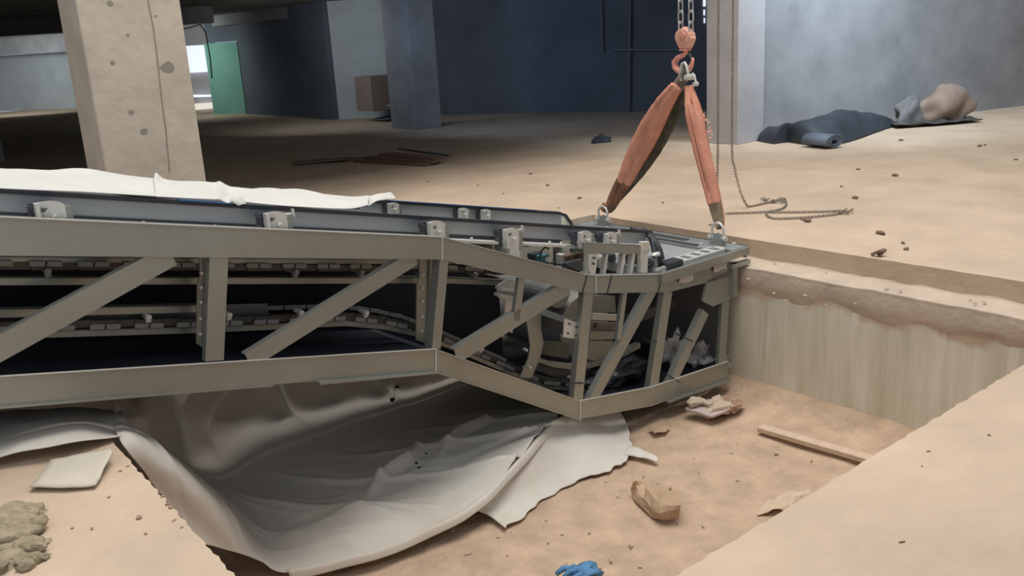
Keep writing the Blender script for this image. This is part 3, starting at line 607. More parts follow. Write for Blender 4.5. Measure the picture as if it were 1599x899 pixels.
# lifting lugs
LUG = [Vector((.10, .20, 0)), Vector((.10, 1.46, 0))]
for L in LUG:
    b = NB(); n = 10; out = [(L.y - .07, 0), (L.y + .07, 0), (L.y + .045, .05)] + [(L.y + .035 * math.cos(a), .06 + .035 * math.sin(a)) for a in [math.pi * i / n for i in range(n + 1)]] + [(L.y - .045, .05)]
    va = [b.verts.new((L.x - .012, y, z)) for y, z in out]; vb = [b.verts.new((L.x + .012, y, z)) for y, z in out]
    b.faces.new(va); b.faces.new(vb[::-1])
    for i in range(len(out)): b.faces.new((va[i], vb[i], vb[(i + 1) % len(out)], va[(i + 1) % len(out)]))
    obj('lifting_lug', b, GREEN, TR)
for (s, q) in ((.02, .30), (.17, .30), (.17, .1), (.03, 1.34), (.17, 1.58)):
    b = NB(); cyl(b, (s, q, 0), (s, q, .018), .018, 6); obj('bolt', b, STEELL, TR)
# crumpled plastic wrapped bundles inside the end
for (px, py, q, r, sd) in ((1052, 545, .25, .11, 1), (1100, 565, .2, .14, 2), (1108, 572, .22, .065, 3), (1085, 590, .3, .13, 4)):
    b = NB(); p = at(px, py, q=q); lump(b, p, r, (1, .7, .9), .9, 4.5, 3, sd)
    o = obj('plastic_bundle', b, FILM if sd < 4 else STEELD, None); tag(o, {1: 'crumpled clear plastic wrap between the last posts of the truss', 2: 'larger crumpled clear plastic bundle behind the short leaning brace', 3: 'small bright plastic bundle at the foot of the end post', 4: 'dark wrapped bundle on the bottom of the truss end'}[sd], 'plastic wrap')

# ------------------------------------------------------------------ WHITE CLOTH OVER THE TOP
def crumple(amp):
    def fn(p, a, c):
        w = math.sin(math.pi * c) ** .5
        return p + Vector((0, 0, w * amp * (noise.noise(Vector((p.x * 2.2, p.y * 1.3, 0))) + .6 * noise.noise(Vector((p.x * 5 + p.y * 4, p.y * 2, 3))))))
    return fn
b = NB()
xs = [-160, -60, 0, 120, 235, 243, 262, 330, 342, 356, 370, 440, 540, 575]
top = [255, 262, 265, 271, 279, 269, 280, 286, 284, 290, 291, 291, 304, 307]
bot = [284, 292, 296.5, 302, 308, 309, 310, 314, 314, 320, 317, 323, 328, 322]
def zt(x, y, q): a = at(x, y, q=q); return a
rows = [[zt(x, y, 1.15) - Vector((0, -.14, .10)) for x, y in zip(xs, top)],
        [zt(x, y, 1.15) for x, y in zip(xs, top)],
        [zt(x, t + (bb - t) * .35, .85) for x, t, bb in zip(xs, top, bot)],
        [zt(x, t + (bb - t) * .7, .5) for x, t, bb in zip(xs, top, bot)],
        [zt(x, bb, .24) + Vector((0, 0, .008)) for x, bb in zip(xs, bot)]]
loft(b, rows, 180, 36, crumple(.05))
loft(b, [[zt(575, 307, 1.15), zt(592, 303, 1.2), zt(610, 300, 1.22)], [zt(575, 312, 1.1), zt(595, 307, 1.15), zt(618, 311, 1.18)], [zt(575, 322, .9), zt(588, 314, 1.0), zt(600, 313, 1.1)]], 20, 10, crumple(.01))
tag(obj('dust_sheet', b, WHITE, smooth=True, solid=.004), 'white sheet lying over the top of the truss at left', 'sheet')
b = NB(); loft(b, [[zt(360, 312, .22), zt(368, 306, .23), zt(378, 309, .24)], [zt(366, 317, .2), zt(372, 313, .2), zt(384, 318, .22)], [zt(372, 321, .19), zt(376, 320, .19), zt(380, 318, .2)]], 10, 8)
tag(obj('sheet_scrap', b, WHITE, smooth=True, solid=.004), 'small torn white scrap stuck on the black edge strip', 'sheet')

# ------------------------------------------------------------------ MEMBRANE IN THE PIT
def P_(x, y, z=None, q=None): return at(x, y, z=z) if z is not None else at(x, y, q=q)
rows = [[P_(170, 622, q=.6), P_(215, 615, q=1.2), P_(290, 600, q=1.78), P_(430, 590, q=1.8), P_(570, 570, q=1.8), P_(700, 560, q=1.8), P_(860, 560, q=1.8)],
        [P_(175, 645, q=.4), P_(215, 640, q=.8), P_(290, 655, q=1.76), P_(430, 650, q=1.78), P_(570, 622, q=1.78), P_(700, 600, q=1.78), P_(870, 580, q=1.75)],
        [P_(180, 672, q=.12), P_(215, 668, q=.4), P_(300, 722, z=-1.0), P_(430, 718, z=-1.05), P_(570, 690, z=-1.05), P_(700, 650, z=-1.03), P_(900, 620, z=-1.0)],
        [P_(196, 708, z=-.06), P_(252, 705, z=-.22), P_(340, 765, z=-.98), P_(450, 765, z=-1.08), P_(570, 722, z=-1.06), P_(700, 690, z=-.98), P_(872, 652, z=-.92)],
        [P_(245, 777, z=-.36), P_(325, 782, z=-.50), P_(392, 818, z=-1.0), P_(465, 835, z=-1.08), P_(575, 795, z=-1.04), P_(690, 748, z=-1.0), P_(812, 722, z=-.93)],
        [P_(312, 850, z=-.68), P_(366, 862, z=-.86), P_(408, 880, z=-1.02), P_(450, 896, z=-1.08), P_(575, 868, z=-1.06), P_(655, 836, z=-1.05), P_(738, 793, z=-1.0)]]
def ridged(x): return 1 - abs(2 * noise.noise(x))
def memf(p, a, c):
    k = max(0.0, min(1, (c - .38) * 4)) * max(0, min(1, (.985 - c) * 12))     # on the pit floor
    w = max(0.0, min(1, (.42 - c) * 6))                                       # hanging part
    # long folds running from the front left corner up to the far right
    ln = p.x * .62 - p.y * .78; cr = p.x * .78 + p.y * .62
    f1 = ridged(Vector((cr * 1.1, ln * .25, 3))) ** 6; f2 = ridged(Vector((cr * 2.6 + 9, ln * .5, 7))) ** 8; f3 = ridged(Vector((cr * 5.5, ln * 1.6, 1))) ** 6
    h = .065 * f1 + .035 * f2 + .008 * f3 + .03 * noise.noise(p * 2)
    # one standing fold
    for (fx, fy, an, ln_, wd, am) in ((-2.05, .62, .35, .30, .035, .12), (-2.75, .55, .5, .28, .035, .08)):
        dx, dy = p.x - fx, p.y - fy; al = dx * math.cos(an) + dy * math.sin(an); ac = -dx * math.sin(an) + dy * math.cos(an) + .04 * math.sin(al * 9)
        h += am * math.exp(-(al / ln_) ** 2 - (ac / wd) ** 2)
    g1 = ridged(Vector((p.x * 1.2 + p.z * .6, p.z * 1.3, 5))) ** 5; g2 = ridged(Vector((p.x * 2.2 - p.z * 1.5, p.z * 1.8, 8))) ** 6
    y = -(.07 * g1 + .03 * g2)
    p = p + Vector((0, y * w, h * k + .02 * noise.noise(p * 3) * (1 - k - w if k + w < 1 else 0)))
    if a > .25: p.z = max(p.z, -1.085)
    p.y = min(p.y, 1.87); return p
b = NB(); loft(b, rows, 220, 190, memf)
hem = [P_(450, 896, z=-1.08), P_(575, 868, z=-1.06), P_(655, 836, z=-1.05), P_(738, 793, z=-1.0), P_(795, 738, z=-.93), P_(840, 690, z=-.9), P_(872, 655, z=-.9)]
loft(b, [[h + Vector((0, .06, -.01)) for h in hem], [h + Vector((0, 0, .014 + .012 * noise.noise(h * 3))) for h in hem], [h + Vector((0, -.02, -.03)) for h in hem]], 80, 10, sheet_noise(.012, 5))
ridge = [P_(736, 796, z=-1.05), P_(785, 752, z=-.98), P_(828, 700, z=-.92), P_(868, 655, z=-.88), P_(930, 640, z=-.98), P_(965, 640, z=-1.06)]
mid = [P_(765, 806, z=-1.11), P_(822, 762, z=-1.07), P_(872, 718, z=-1.03), P_(905, 690, z=-1.0), P_(948, 672, z=-1.08), P_(978, 660, z=-1.11)]
hm = [P_(790, 826, z=-1.12), P_(850, 780, z=-1.125), P_(905, 750, z=-1.12), P_(955, 732, z=-1.12), P_(982, 712, z=-1.12), P_(984, 678, z=-1.11)]
def hemf(p, a, c): return p + Vector((.03 * c ** 6 * noise.noise(Vector((a * 14, 2, 0))), .035 * c ** 6 * noise.noise(Vector((a * 18, 0, 0))), .012 * noise.noise(p * 6)))
loft(b, [ridge, mid, hm], 90, 30, hemf)
loft(b, [[P_(978, 694, z=-1.11), P_(1000, 700, z=-1.10), P_(1018, 708, z=-1.11), P_(1028, 713, z=-1.10)], [P_(975, 712, z=-1.12), P_(990, 712, z=-1.12), P_(1008, 716, z=-1.12), P_(1026, 720, z=-1.12)]], 16, 4, sheet_noise(.015, 14))
# part lying over the slab edge at left
loft(b, [[P_(-90, 655, q=.75), P_(20, 640, q=.7), P_(120, 636, q=.6), P_(188, 640, q=.5)],
         [P_(-90, 690, q=.3), P_(20, 668, q=.3), P_(110, 652, q=.28), P_(196, 655, q=.3)],
         [P_(-90, 712, z=.05), P_(10, 688, z=.07), P_(120, 668, z=.06), P_(200, 672, q=.2)],
         [P_(-90, 735, z=.04), P_(0, 716, z=.05), P_(100, 693, z=.07), P_(186, 682, z=.02)]], 60, 30, sheet_noise(.015, 5))
mo = obj('waterproof_membrane', b, MEMB, smooth=True, solid=.005)
tag(mo, 'large grey-white membrane sheet spread in the pit under the truss', 'sheet')
b = NB(); loft(b, [[P_(735, 748, z=-1.0), P_(712, 715, z=-.98), P_(745, 705, z=-.9), P_(772, 735, z=-1.0)], [P_(700, 745, z=-1.05), P_(705, 722, z=-1.0), P_(735, 712, z=-.86), P_(765, 728, z=-.95)], [P_(668, 745, z=-1.0), P_(690, 735, z=-1.0), P_(728, 722, z=-.95), P_(770, 745, z=-1.0)]], 20, 14, sheet_noise(.01, 9))
b.free()
for i, (px, py, q, r) in enumerate(((613, 624, 1.6, .03), (621, 604, 1.6, .018), (651, 723, None, .012), (655, 730, None, .009), (666, 708, None, .007))):
    p = P_(px, py, q=q - .06) if q else P_(px, py, z=-.92)
    b = NB(); vs = [b.verts.new((p.x + r * math.cos(a) * random.uniform(.6, 1.3), p.y, p.z + r * math.sin(a) * random.uniform(.5, 1.0))) for a in (0, 1.1, 2.2, 3.3, 4.4, 5.4)]
    f = b.faces.new(vs); r_ = bmesh.ops.extrude_face_region(b, geom=[f]); bmesh.ops.translate(b, verts=[g for g in r_['geom'] if isinstance(g, bmesh.types.BMVert)], vec=(0, .01, 0))
    obj('tear_hole', b, RUB, mo, label='dark torn hole')

# ------------------------------------------------------------------ LIFTING GEAR
HK = at(1070, 112, q=.62)      # where the slings meet
def frame_at(px, py): return at(px, py, s=HK.x)
# lug shackles
def shackle(nm, c, r, t, label, tall=.09, ax=Vector((0, 1, 0))):
    root = thing(nm, c, label, 'shackle', None); c = Vector(c); up = Vector((0, 0, 1)); b = NB()
    pts = [c - ax * r * .8, c - ax * r + up * tall * .4] + [c + up * (tall * .55) + ax * (-r * math.cos(a)) + up * (r * math.sin(a)) for a in [math.pi * i / 8 for i in range(9)]] + [c + ax * r + up * tall * .4, c + ax * r * .8]
    tube(b, pts, t, 10); obj('bow', b, STEELL, root, smooth=True)
    b = NB(); cyl(b, c - ax * (r + .02), c + ax * (r + .02), t * 1.1, 12); cyl(b, c + ax * (r + .01), c + ax * (r + .03), t * 2.0, 6); cyl(b, c - ax * (r + .03), c - ax * (r + .005), t * 1.8, 12); obj('pin', b, STEELL, root)
    return root
shackle('bow_shackle', LUG[0] + Vector((0, 0, .058)), .055, .011, 'steel bow shackle on the near lifting lug below the right sling', .11)
shackle('bow_shackle', LUG[1] + Vector((0, 0, .058)), .055, .011, 'steel bow shackle on the far lifting lug below the left sling', .11)
ENDS = [LUG[0] + Vector((0, 0, .19)), LUG[1] + Vector((0, 0, .19))]
def sling_leg(bm, pts, w, th, seed, tw=0.0, wn=None):
    # flattened webbing tube with lengthwise folds; pts -> list of Vector, w -> widths
    N = 60; nn = 28; rings = []
    for i in range(N + 1):
        t = i / N; p = catmull(pts, t); d = (catmull(pts, min(1, t + .01)) - catmull(pts, max(0, t - .01))).normalized()
        view = (Vector((fr(0, 0).x, fr(0, 0).y, 1.65)) - p).normalized(); x = d.cross(view).normalized(); y = x.cross(d).normalized()
        a0 = tw * t; x, y = x * math.cos(a0) + y * math.sin(a0), y * math.cos(a0) - x * math.sin(a0)
        ww = catmull([Vector((k, 0, 0)) for k in w], t).x
        ring = []
        for k in range(nn):
            a = 2 * math.pi * k / nn; cx_ = math.cos(a); sy_ = math.sin(a)
            fold = 1 - .55 * math.exp(-((cx_ - .15 - .25 * math.sin(t * 4 + seed)) / .13) ** 2) * (1 if sy_ > 0 else .3)
            fray = 1 + .06 * noise.noise(Vector((t * 25, a * 2, seed)))
            ring.append(bm.verts.new(p + x * (ww / 2 * cx_ * fray) + y * (th * sy_ * fold)))
        rings.append(ring)
    for A, B in zip(rings, rings[1:]):
        for k in range(nn): bm.faces.new((A[k], A[(k + 1) % nn], B[(k + 1) % nn], B[k]))
    bm.faces.new(rings[0][::-1]); bm.faces.new(rings[-1])
TOPC = HK.copy()
TL, TR_ = frame_at(1064, 130), frame_at(1078, 130)
def along(a, c, pxs):
    return pxs
SL = thing('lifting_sling', ENDS[1], 'left orange webbing sling, worn and dark at its lower end', 'sling', None)
dirL = lambda x, y, t: at(x, y, q=TL.y + (ENDS[1].y - TL.y) * t)
b = NB(); sling_leg(b, [dirL(1056, 135, 0), dirL(1035, 165, .18), dirL(1013, 205, .4), dirL(990, 250, .62), dirL(974, 285, .78)], [.10, .15, .19, .17, .13], .035, 1); obj('webbing', b, ORANGE, SL, smooth=True)
b = NB(); sling_leg(b, [dirL(974, 283, .78), dirL(962, 305, .88), dirL(951, 325, .97), ENDS[1] + Vector((0, 0, -.015))], [.135, .12, .09, .07], .034, 2); obj('worn_end', b, mat('worn_brown_webbing', (.34, .14, .07), .9, var=.6, scale=12, col2=(.08, .06, .04)), SL, smooth=True, label='dark oily brown lower end')
b = NB(); sling_leg(b, [dirL(1064, 137, 0) + Vector((.05, .02, 0)), dirL(1050, 170, .18) + Vector((.05, .02, 0)), dirL(1026, 220, .45) + Vector((.05, .02, 0)), dirL(1000, 265, .68) + Vector((.04, .02, 0)), dirL(966, 310, .88)], [.09, .12, .13, .10, .06], .02, 3); obj('rear_strand', b, SLDK, SL, smooth=True, label='rear strand in a dark shadow-side colour')
SR = thing('lifting_sling', ENDS[0], 'right orange webbing sling, frayed on its right side and grimy at the bottom', 'sling', None)
dirR = lambda x, y, t: at(x, y, q=TR_.y + (ENDS[0].y - TR_.y) * t)
b = NB(); sling_leg(b, [dirR(1076, 135, 0), dirR(1082, 175, .2), dirR(1093, 225, .42), dirR(1105, 275, .65), dirR(1115, 318, .84)], [.07, .12, .125, .115, .10], .03, 5); obj('webbing', b, ORANGE, SR, smooth=True)
b = NB(); sling_leg(b, [dirR(1115, 314, .83), dirR(1120, 335, .9), dirR(1123, 352, .97), ENDS[0] + Vector((0, 0, -.02))], [.10, .09, .065, .05], .028, 6); obj('worn_end', b, SLGR, SR, smooth=True, label='grimy grey-brown lower end')
b = NB(); sling_leg(b, [dirR(1080, 137, 0), dirR(1092, 175, .2), dirR(1103, 230, .45), dirR(1116, 285, .7), dirR(1127, 335, .9), dirR(1128, 352, .97)], [.03, .05, .05, .05, .04, .03], .02, 7); obj('rear_strand', b, ORANGE, SR, smooth=True)
b = NB()
for i in range(26):
    t = random.random(); p = dirR(1089 + 12 * t, 175 + 45 * t, .2 + .2 * t) + Vector((.0, -.05, 0)); lump(b, p + Vector((random.uniform(-.02, .02), -.02, 0)), random.uniform(.004, .010), (1, 1, 1), .6, 4, 1, i)
obj('frayed_fibres', b, mat('pale_fibres', (.8, .45, .34), .95), SR)
for (nm, SLg, pts, r_) in (('fold', SL, [(dirL, 1046, 152, .1), (dirL, 1027, 188, .3), (dirL, 1008, 225, .5), (dirL, 990, 262, .68), (dirL, 972, 296, .84)], .006),
                      ('fold', SL, [(dirL, 1053, 158, .12), (dirL, 1038, 195, .32), (dirL, 1018, 235, .52), (dirL, 1000, 262, .66)], .005),
                      ('fold', SR, [(dirR, 1077, 150, .06), (dirR, 1090, 190, .27), (dirR, 1100, 235, .46), (dirR, 1110, 285, .69), (dirR, 1117, 318, .84)], .007),
                      ('fold', SR, [(dirR, 1073, 160, .1), (dirR, 1085, 215, .37), (dirR, 1098, 270, .62), (dirR, 1106, 300, .75)], .005)):
    vv = (Vector((fr(0, 0).x, fr(0, 0).y, 1.65)) - HK).normalized()
    b = NB(); tube(b, [catmull([f_(x, y, t) + vv * (.046 if SLg is SL else .036) for f_, x, y, t in pts], i / 24) for i in range(25)], [r_ * math.sin(math.pi * (i + 1) / 26) for i in range(25)], 6); obj(nm, b, mat('sling_fold_shade', (.20, .07, .045), .95), SLg, smooth=True, label='dark line painting the shade of a fold')  # dark tubes paint the shade inside the webbing folds
# gathered grey sleeve under the hook: belongs to the left sling
b = NB(); sling_leg(b, [frame_at(1070, 100), frame_at(1070, 110), frame_at(1066, 122), frame_at(1056, 140)], [.05, .07, .09, .10], .04, 8); obj('sleeve', b, mat('grey_sleeve', (.27, .25, .20), .9, var=.5, scale=20), SL, smooth=True, label='dirty grey gathered sleeve')
# hook block
HB = thing('hook_block', frame_at(1070, 78), 'orange hook block with red hook hanging from two chains', 'hook')
ppm = (frame_at(1170, 60) - frame_at(1070, 60)).length / 100.0
pq = Vector((0, 1, 0)) ; 
def hp(px, py, dd=0): return frame_at(px, py) + Vector((dd, 0, 0))
XD = (frame_at(1080, 60) - frame_at(1060, 60)).normalized()
ND = Vector((-1, 0, 0)) if abs(XD.x) < .5 else Vector((0, -1, 0))
def plate(bm, pxs, th, c=0.0):
    A = [frame_at(x, y) + Vector((c - th / 2, 0, 0)) for x, y in pxs]; B = [a + Vector((th, 0, 0)) for a in A]
    va = [bm.verts.new(p) for p in A]; vb = [bm.verts.new(p) for p in B]; bm.faces.new(va); bm.faces.new(vb[::-1]); n = len(A)
    for i in range(n): bm.faces.new((va[i], vb[i], vb[(i + 1) % n], va[(i + 1) % n]))
b = NB(); plate(b, [(1070 + 12 * math.cos(a), 57 + 13 * math.sin(a)) for a in [2 * math.pi * i / 18 for i in range(18)]], .075)
plate(b, [(1059, 56), (1057, 60), (1060, 68), (1064, 76), (1077, 76), (1081, 68), (1084, 60), (1082, 56)], .06); plate(b, [(1066, 46), (1070, 41), (1075, 46)], .05)
bd = obj('block_body', b, HOOKM, HB, bevel=.008)
b = NB()
c = frame_at(1070, 56); cyl(b, c + Vector((-.055, 0, 0)), c + Vector((.055, 0, 0)), 5.5 * ppm, 20); cyl(b, c + Vector((-.065, 0, 0)), c + Vector((.065, 0, 0)), 2.2 * ppm, 12); obj('axle', b, mat('worn_orange', (.66, .32, .22), .45), bd)
b = NB(); c = frame_at(1070, 76.5); cyl(b, c, frame_at(1070, 79), 8 * ppm, 20); obj('swivel_collar', b, HOOKR, HB)
b = NB(); hkp = [(1071, 76), (1071, 82), (1067, 86), (1059, 90), (1053.5, 97), (1054.5, 105), (1060, 110.5), (1068, 112), (1076, 109), (1080, 102), (1082, 94), (1081.5, 90)]
tube(b, [frame_at(x, y) for x, y in hkp], [r * ppm for r in (3.2, 3.4, 3.6, 4.2, 4.8, 5, 4.8, 4.4, 4, 3.2, 2.4, 1.6)], 14, ry=.8); obj('hook', b, HOOKR, HB, smooth=True)
b = NB(); tube(b, [frame_at(1075, 81), frame_at(1080, 92)], 1.1 * ppm, 8); obj('safety_latch', b, STEELD, HB)
# shackle on the hook
hs = thing('bow_shackle', frame_at(1076, 118), 'bright steel shackle hooked over the red hook above the slings', 'shackle')
b = NB(); tube(b, [frame_at(x, y) + Vector((-.03, 0, 0)) for x, y in ((1068, 126), (1066, 112), (1069, 99), (1073, 97), (1076, 103), (1078, 112), (1080, 120))], 1.9 * ppm, 10); obj('bow', b, STEELL, hs, smooth=True)
b = NB(); c = frame_at(1079, 120); cyl(b, c + Vector((-.06, 0, 0)), c + Vector((.03, 0, 0)), 4 * ppm, 16); cyl(b, c + Vector((-.07, 0, 0)), c + Vector((-.05, 0, 0)), 2.2 * ppm, 10); tube(b, [frame_at(1081, 114), frame_at(1085, 122), frame_at(1088, 132)], 1.5 * ppm, 8); cyl(b, frame_at(1087.5, 131) + Vector((-.03, 0, 0)), frame_at(1087.5, 131) + Vector((.01, 0, 0)), 2.8 * ppm, 12); obj('pin', b, STEELL, hs)
# load chains
for (x0, x1, lab) in ((1063, 1063, 'left steel load chain running up from the hook block'), (1079, 1079, 'right steel load chain running up from the hook block')):
    b = NB(); a = frame_at(x0, 52); chain(b, [a, a + Vector((0, 0, .8)), a + Vector((0, 0, 1.6))], 16 * ppm, 7.5 * ppm, 1.15 * ppm); tag(obj('load_chain', b, CHZ, smooth=True), lab, 'chain', None)
# slack hand chain: hangs behind the right sling and lies on the far floor
g = lambda x, y: at(x, y, z=.012)
pA = g(1143, 300)
b = NB(); pt = g(1168, 322); h = Vector((pt.x - .05, pt.y + .12, 2.6))
hang = [at(1143, 225, q=pt.y + .1), at(1147, 262, q=pt.y + .07), at(1155, 295, q=pt.y + .03), at(1163, 315, q=pt.y), g(1170, 322), g(1190, 318), g(1215, 313), g(1228, 312)]
chain(b, [hang[0] + Vector((0, 0, 2.2)), hang[0] + Vector((0, 0, 1.1))] + hang, .034, .018, .0036)
chain(b, [g(1133, 333), g(1165, 332), g(1200, 330), g(1222, 325), g(1228, 316), g(1222, 310)], .034, .018, .0036)
chain(b, [g(1200, 331), g(1240, 331), g(1290, 330), g(1315, 329), g(1328, 331)], .034, .018, .0036)
chain(b, [g(1196, 331), g(1200, 338), g(1215, 341), g(1260, 339), g(1300, 335), g(1318, 331)], .034, .018, .0036)
for i in range(26):
    p = g(1186 + 40 * random.random(), 311 + 5 * random.random()); a = random.uniform(0, 6.28); link(b, p + Vector((0, 0, random.uniform(0, .02))), (math.cos(a), math.sin(a), .2), (-math.sin(a), math.cos(a), .3), .034, .018, .0036)
for i in range(12):
    p = g(1312 + 20 * random.random(), 328 + 6 * random.random()); a = random.uniform(0, 6.28); link(b, p + Vector((0, 0, random.uniform(0, .02))), (math.cos(a), math.sin(a), .2), (-math.sin(a), math.cos(a), .3), .034, .018, .0036)
tag(obj('hand_chain', b, RUST), 'rusty slack chain heaped and looped on the far floor', 'chain')
b = NB(); a = at(1121, 228, q=.9); chain(b, [a + Vector((0, 0, 2.4)), a + Vector((0, 0, 1)), a, at(1120, 280, q=.9), at(1121, 333, q=.9)], .034, .018, .0036); tag(obj('hand_chain', b, RUST), 'rusty thin chain hanging straight down behind the right sling', 'chain')

# ------------------------------------------------------------------ LOOSE THINGS
def g0(x, y, z=0.0): return at(x, y, z=z)
def poly_sheet(nm, pix, z, m, label, cat, amp=.01, solid=.004, lift=None, th=None):
    P = [at(x, y, z=z) for x, y in pix]; c = sum(P, Vector()) / len(P); b = NB(); rings = []
    n = len(P); K = 5
    cv = b.verts.new(c + Vector((0, 0, .006)))
    prev = None
    for k_ in range(1, K + 1):
        ring = []
        for i in range(n * 4):
            a = P[i // 4]; d = P[(i // 4 + 1) % n]; p = a.lerp(d, (i % 4) / 4); p = c.lerp(p, k_ / K)
            l = (lift[i // 4] * (1 - (i % 4) / 4) + lift[(i // 4 + 1) % n] * (i % 4) / 4) if lift else 0
            ring.append(b.verts.new(p + Vector((0, 0, amp * (noise.noise(p * 9) + .5) + l * (k_ / K) ** 2 + .004))))
        for i in range(n * 4):
            j = (i + 1) % (n * 4)
            if prev: b.faces.new((prev[i], prev[j], ring[j], ring[i]))
            else: b.faces.new((cv, ring[i], ring[j]))
        prev = ring
    return tag(obj(nm, b, m, solid=solid, smooth=True), label, cat)
poly_sheet('plaster_board', [(47, 764), (80, 722), (100, 718), (176, 714), (178, 720), (150, 760), (105, 764)], .012, PLAS, 'thin pale plaster sheet lying on the near left slab', 'board', .012, .006, [0, 0, 0, .03, .03, 0, 0])
# plank in the pit
a, c = at(1187, 668, z=-1.105), at(1374, 722, z=-1.09)
b = NB(); bar(b, a, c, .078, .035); tag(obj('plank', b, WOOD, bevel=.004), 'pale dusty timber batten lying on the pit floor near the end wall', 'plank')
b = NB(); bar(b, at(1340, 742, z=-1.12), at(1366, 727, z=-1.08), .04, .03); tag(obj('wood_offcut', b, CHIP), 'short dark wood offcut at the right end of the batten', 'wood')
# crumpled kraft paper
def crumpled(pix, z, m, label, seed, h=.07):
    rows = [[at(x, y, z=z + dz * h) for x, y, dz in r] for r in pix]; b = NB()
    loft(b, rows, 9, 7, lambda p, a, c: p + Vector((.01 * noise.noise(p * 20), .01 * noise.noise(p * 23), .03 * abs(noise.noise(p * 9 + Vector((seed, 0, 0)))) + .014 * noise.noise(p * 24))))
    o = obj('kraft_paper', b, m, solid=.003); return tag(o, label, 'paper')
crumpled([[(988, 752, .9), (1010, 758, .3), (1035, 766, .2), (1060, 768, .8)], [(985, 768, .1), (1005, 775, .5), (1035, 778, .9), (1063, 780, 1.0)], [(992, 785, 0), (1012, 795, .2), (1030, 800, .6), (1063, 795, .7)], [(1008, 795, 0), (1018, 808, 0), (1035, 813, .05), (1058, 812, .0)]], -1.14, CARD, 'crumpled brown kraft paper standing on the pit floor', 1, .12)
crumpled([[(1200, 784, 0), (1225, 770, .4), (1248, 768, .6), (1266, 764, .9)], [(1188, 796, .1), (1215, 788, .6), (1240, 782, .8), (1262, 776, .5)], [(1182, 806, 0), (1208, 796, .5), (1232, 800, .1), (1254, 786, .1)]], -1.14, mat('dusty_kraft', (.60, .46, .33), .95), 'dusty half-buried kraft paper at the right of the pit floor', 3, .06)
# blue glove at the bottom edge
b = NB(); c = at(910, 897, z=-1.11)
lump(b, c, .09, (1.0, .8, .45), .5, 4, 3, 3)
for i, dy in enumerate((-.05, -.02, .02, .05)): tube(b, [c + Vector((-.02, dy, .02)), c + Vector((-.07, dy * 1.5, .035)), c + Vector((-.11, dy * 1.8, .01))], [.018, .017, .012], 8)
tag(obj('work_glove', b, GLOVE, smooth=True), 'crumpled blue work glove on the pit floor at the bottom edge', 'glove')
# sand heap on the left slab
b = NB()
for i, (px, py, r, sc) in enumerate(((5, 812, .115, (1.3, 1, .55)), (-20, 840, .15, (1.2, 1, .6)), (22, 850, .075, (1.3, .8, .5)), (52, 846, .04, (1.5, .8, .5)), (10, 868, .075, (1.4, .9, .4)), (-15, 880, .08, (1.3, .9, .4)))):
    lump(b, at(px, py + 8, z=0), r, sc, .14, 5, 4, i)
for i in range(60): lump(b, at(random.uniform(-20, 70), random.uniform(800, 885), z=random.uniform(0, .03)), random.uniform(.01, .028), (1.2, 1, .8), .4, 4, 2, i)
tag(obj('debris_heap', b, mat('olive_debris', (.46, .38, .25), .95, var=.4, scale=22, bump=.8, bscale=40), smooth=True), 'olive brown heap of rubble and dust at the lower left corner', 'heap')
# rubble by the end wall
b = NB(); lump(b, at(1085, 627, z=-1.02), .06, (1.2, .8, .55), .3, 3, 3, 5); tag(obj('stone', b, STONE, smooth=True), 'rounded pale stone on top of the rubble under the truss end', 'stone')
# (rest of the pile)
b = NB(); lump(b, at(1118, 636, z=-1.06), .10, (1.1, .8, .55), .6, 5, 2, 6); tag(obj('rubble_lump', b, STONE), 'pale broken mortar lump in the rubble under the truss end', 'rubble')
b = NB(); lump(b, at(1138, 634, z=-1.08), .10, (1.2, .8, .5), .6, 5, 2, 8); tag(obj('rubble_lump', b, STONEB), 'brown broken brick lump at the right of the rubble under the truss end', 'rubble')
poly_sheet('tile_shard', [(1070, 640), (1085, 633), (1110, 636), (1140, 632), (1145, 640), (1112, 652), (1090, 646)], -1.07, mat('lilac_tile', (.52, .42, .40), .8), 'flat pinkish tile shard under the rubble', 'tile', .02, .02)
b = NB(); bar(b, at(1108, 624, z=-1.0), at(1108, 645, z=-1.07), .03, .02); bar(b, at(1088, 622, z=-1.02), at(1110, 632, z=-1.02), .05, .02); tag(obj('bent_strip', b, STONE), 'bent pale strip sticking out of the rubble', 'strip')
poly_sheet('paper_scrap', [(1012, 672), (1035, 667), (1048, 668), (1040, 676), (1022, 681)], -1.13, CARD, 'small torn kraft scrap at the edge of the truss shadow', 'paper', .03, .004)
# boards on the far floor
bd_g = 'brown boards lying on the far floor'
for i, (x0, y0, x1, y1, w) in enumerate(((560, 250, 672, 256, .22), (575, 245, 684, 252, .20), (600, 240, 688, 248, .20), (500, 250, 600, 246, .18), (455, 254, 545, 247, .15), (622, 232, 702, 243, .05))):
    a, c = at(x0, y0, z=.02 + .025 * (i % 3)), at(x1, y1, z=.02 + .025 * (i % 3)); b = NB(); bar(b, a, c, w, .025)
    tag(obj('board', b, WOODD if i < 5 else STEELD), ['nearest brown board of the stack left of the slings', 'middle brown board of the stack on the far floor', 'rearmost brown board of the stack on the far floor', 'dark board left of the stacked brown boards', 'leftmost dark broken board on the far floor', 'thin grey strip lying behind the stacked brown boards'][i], 'board', bd_g)
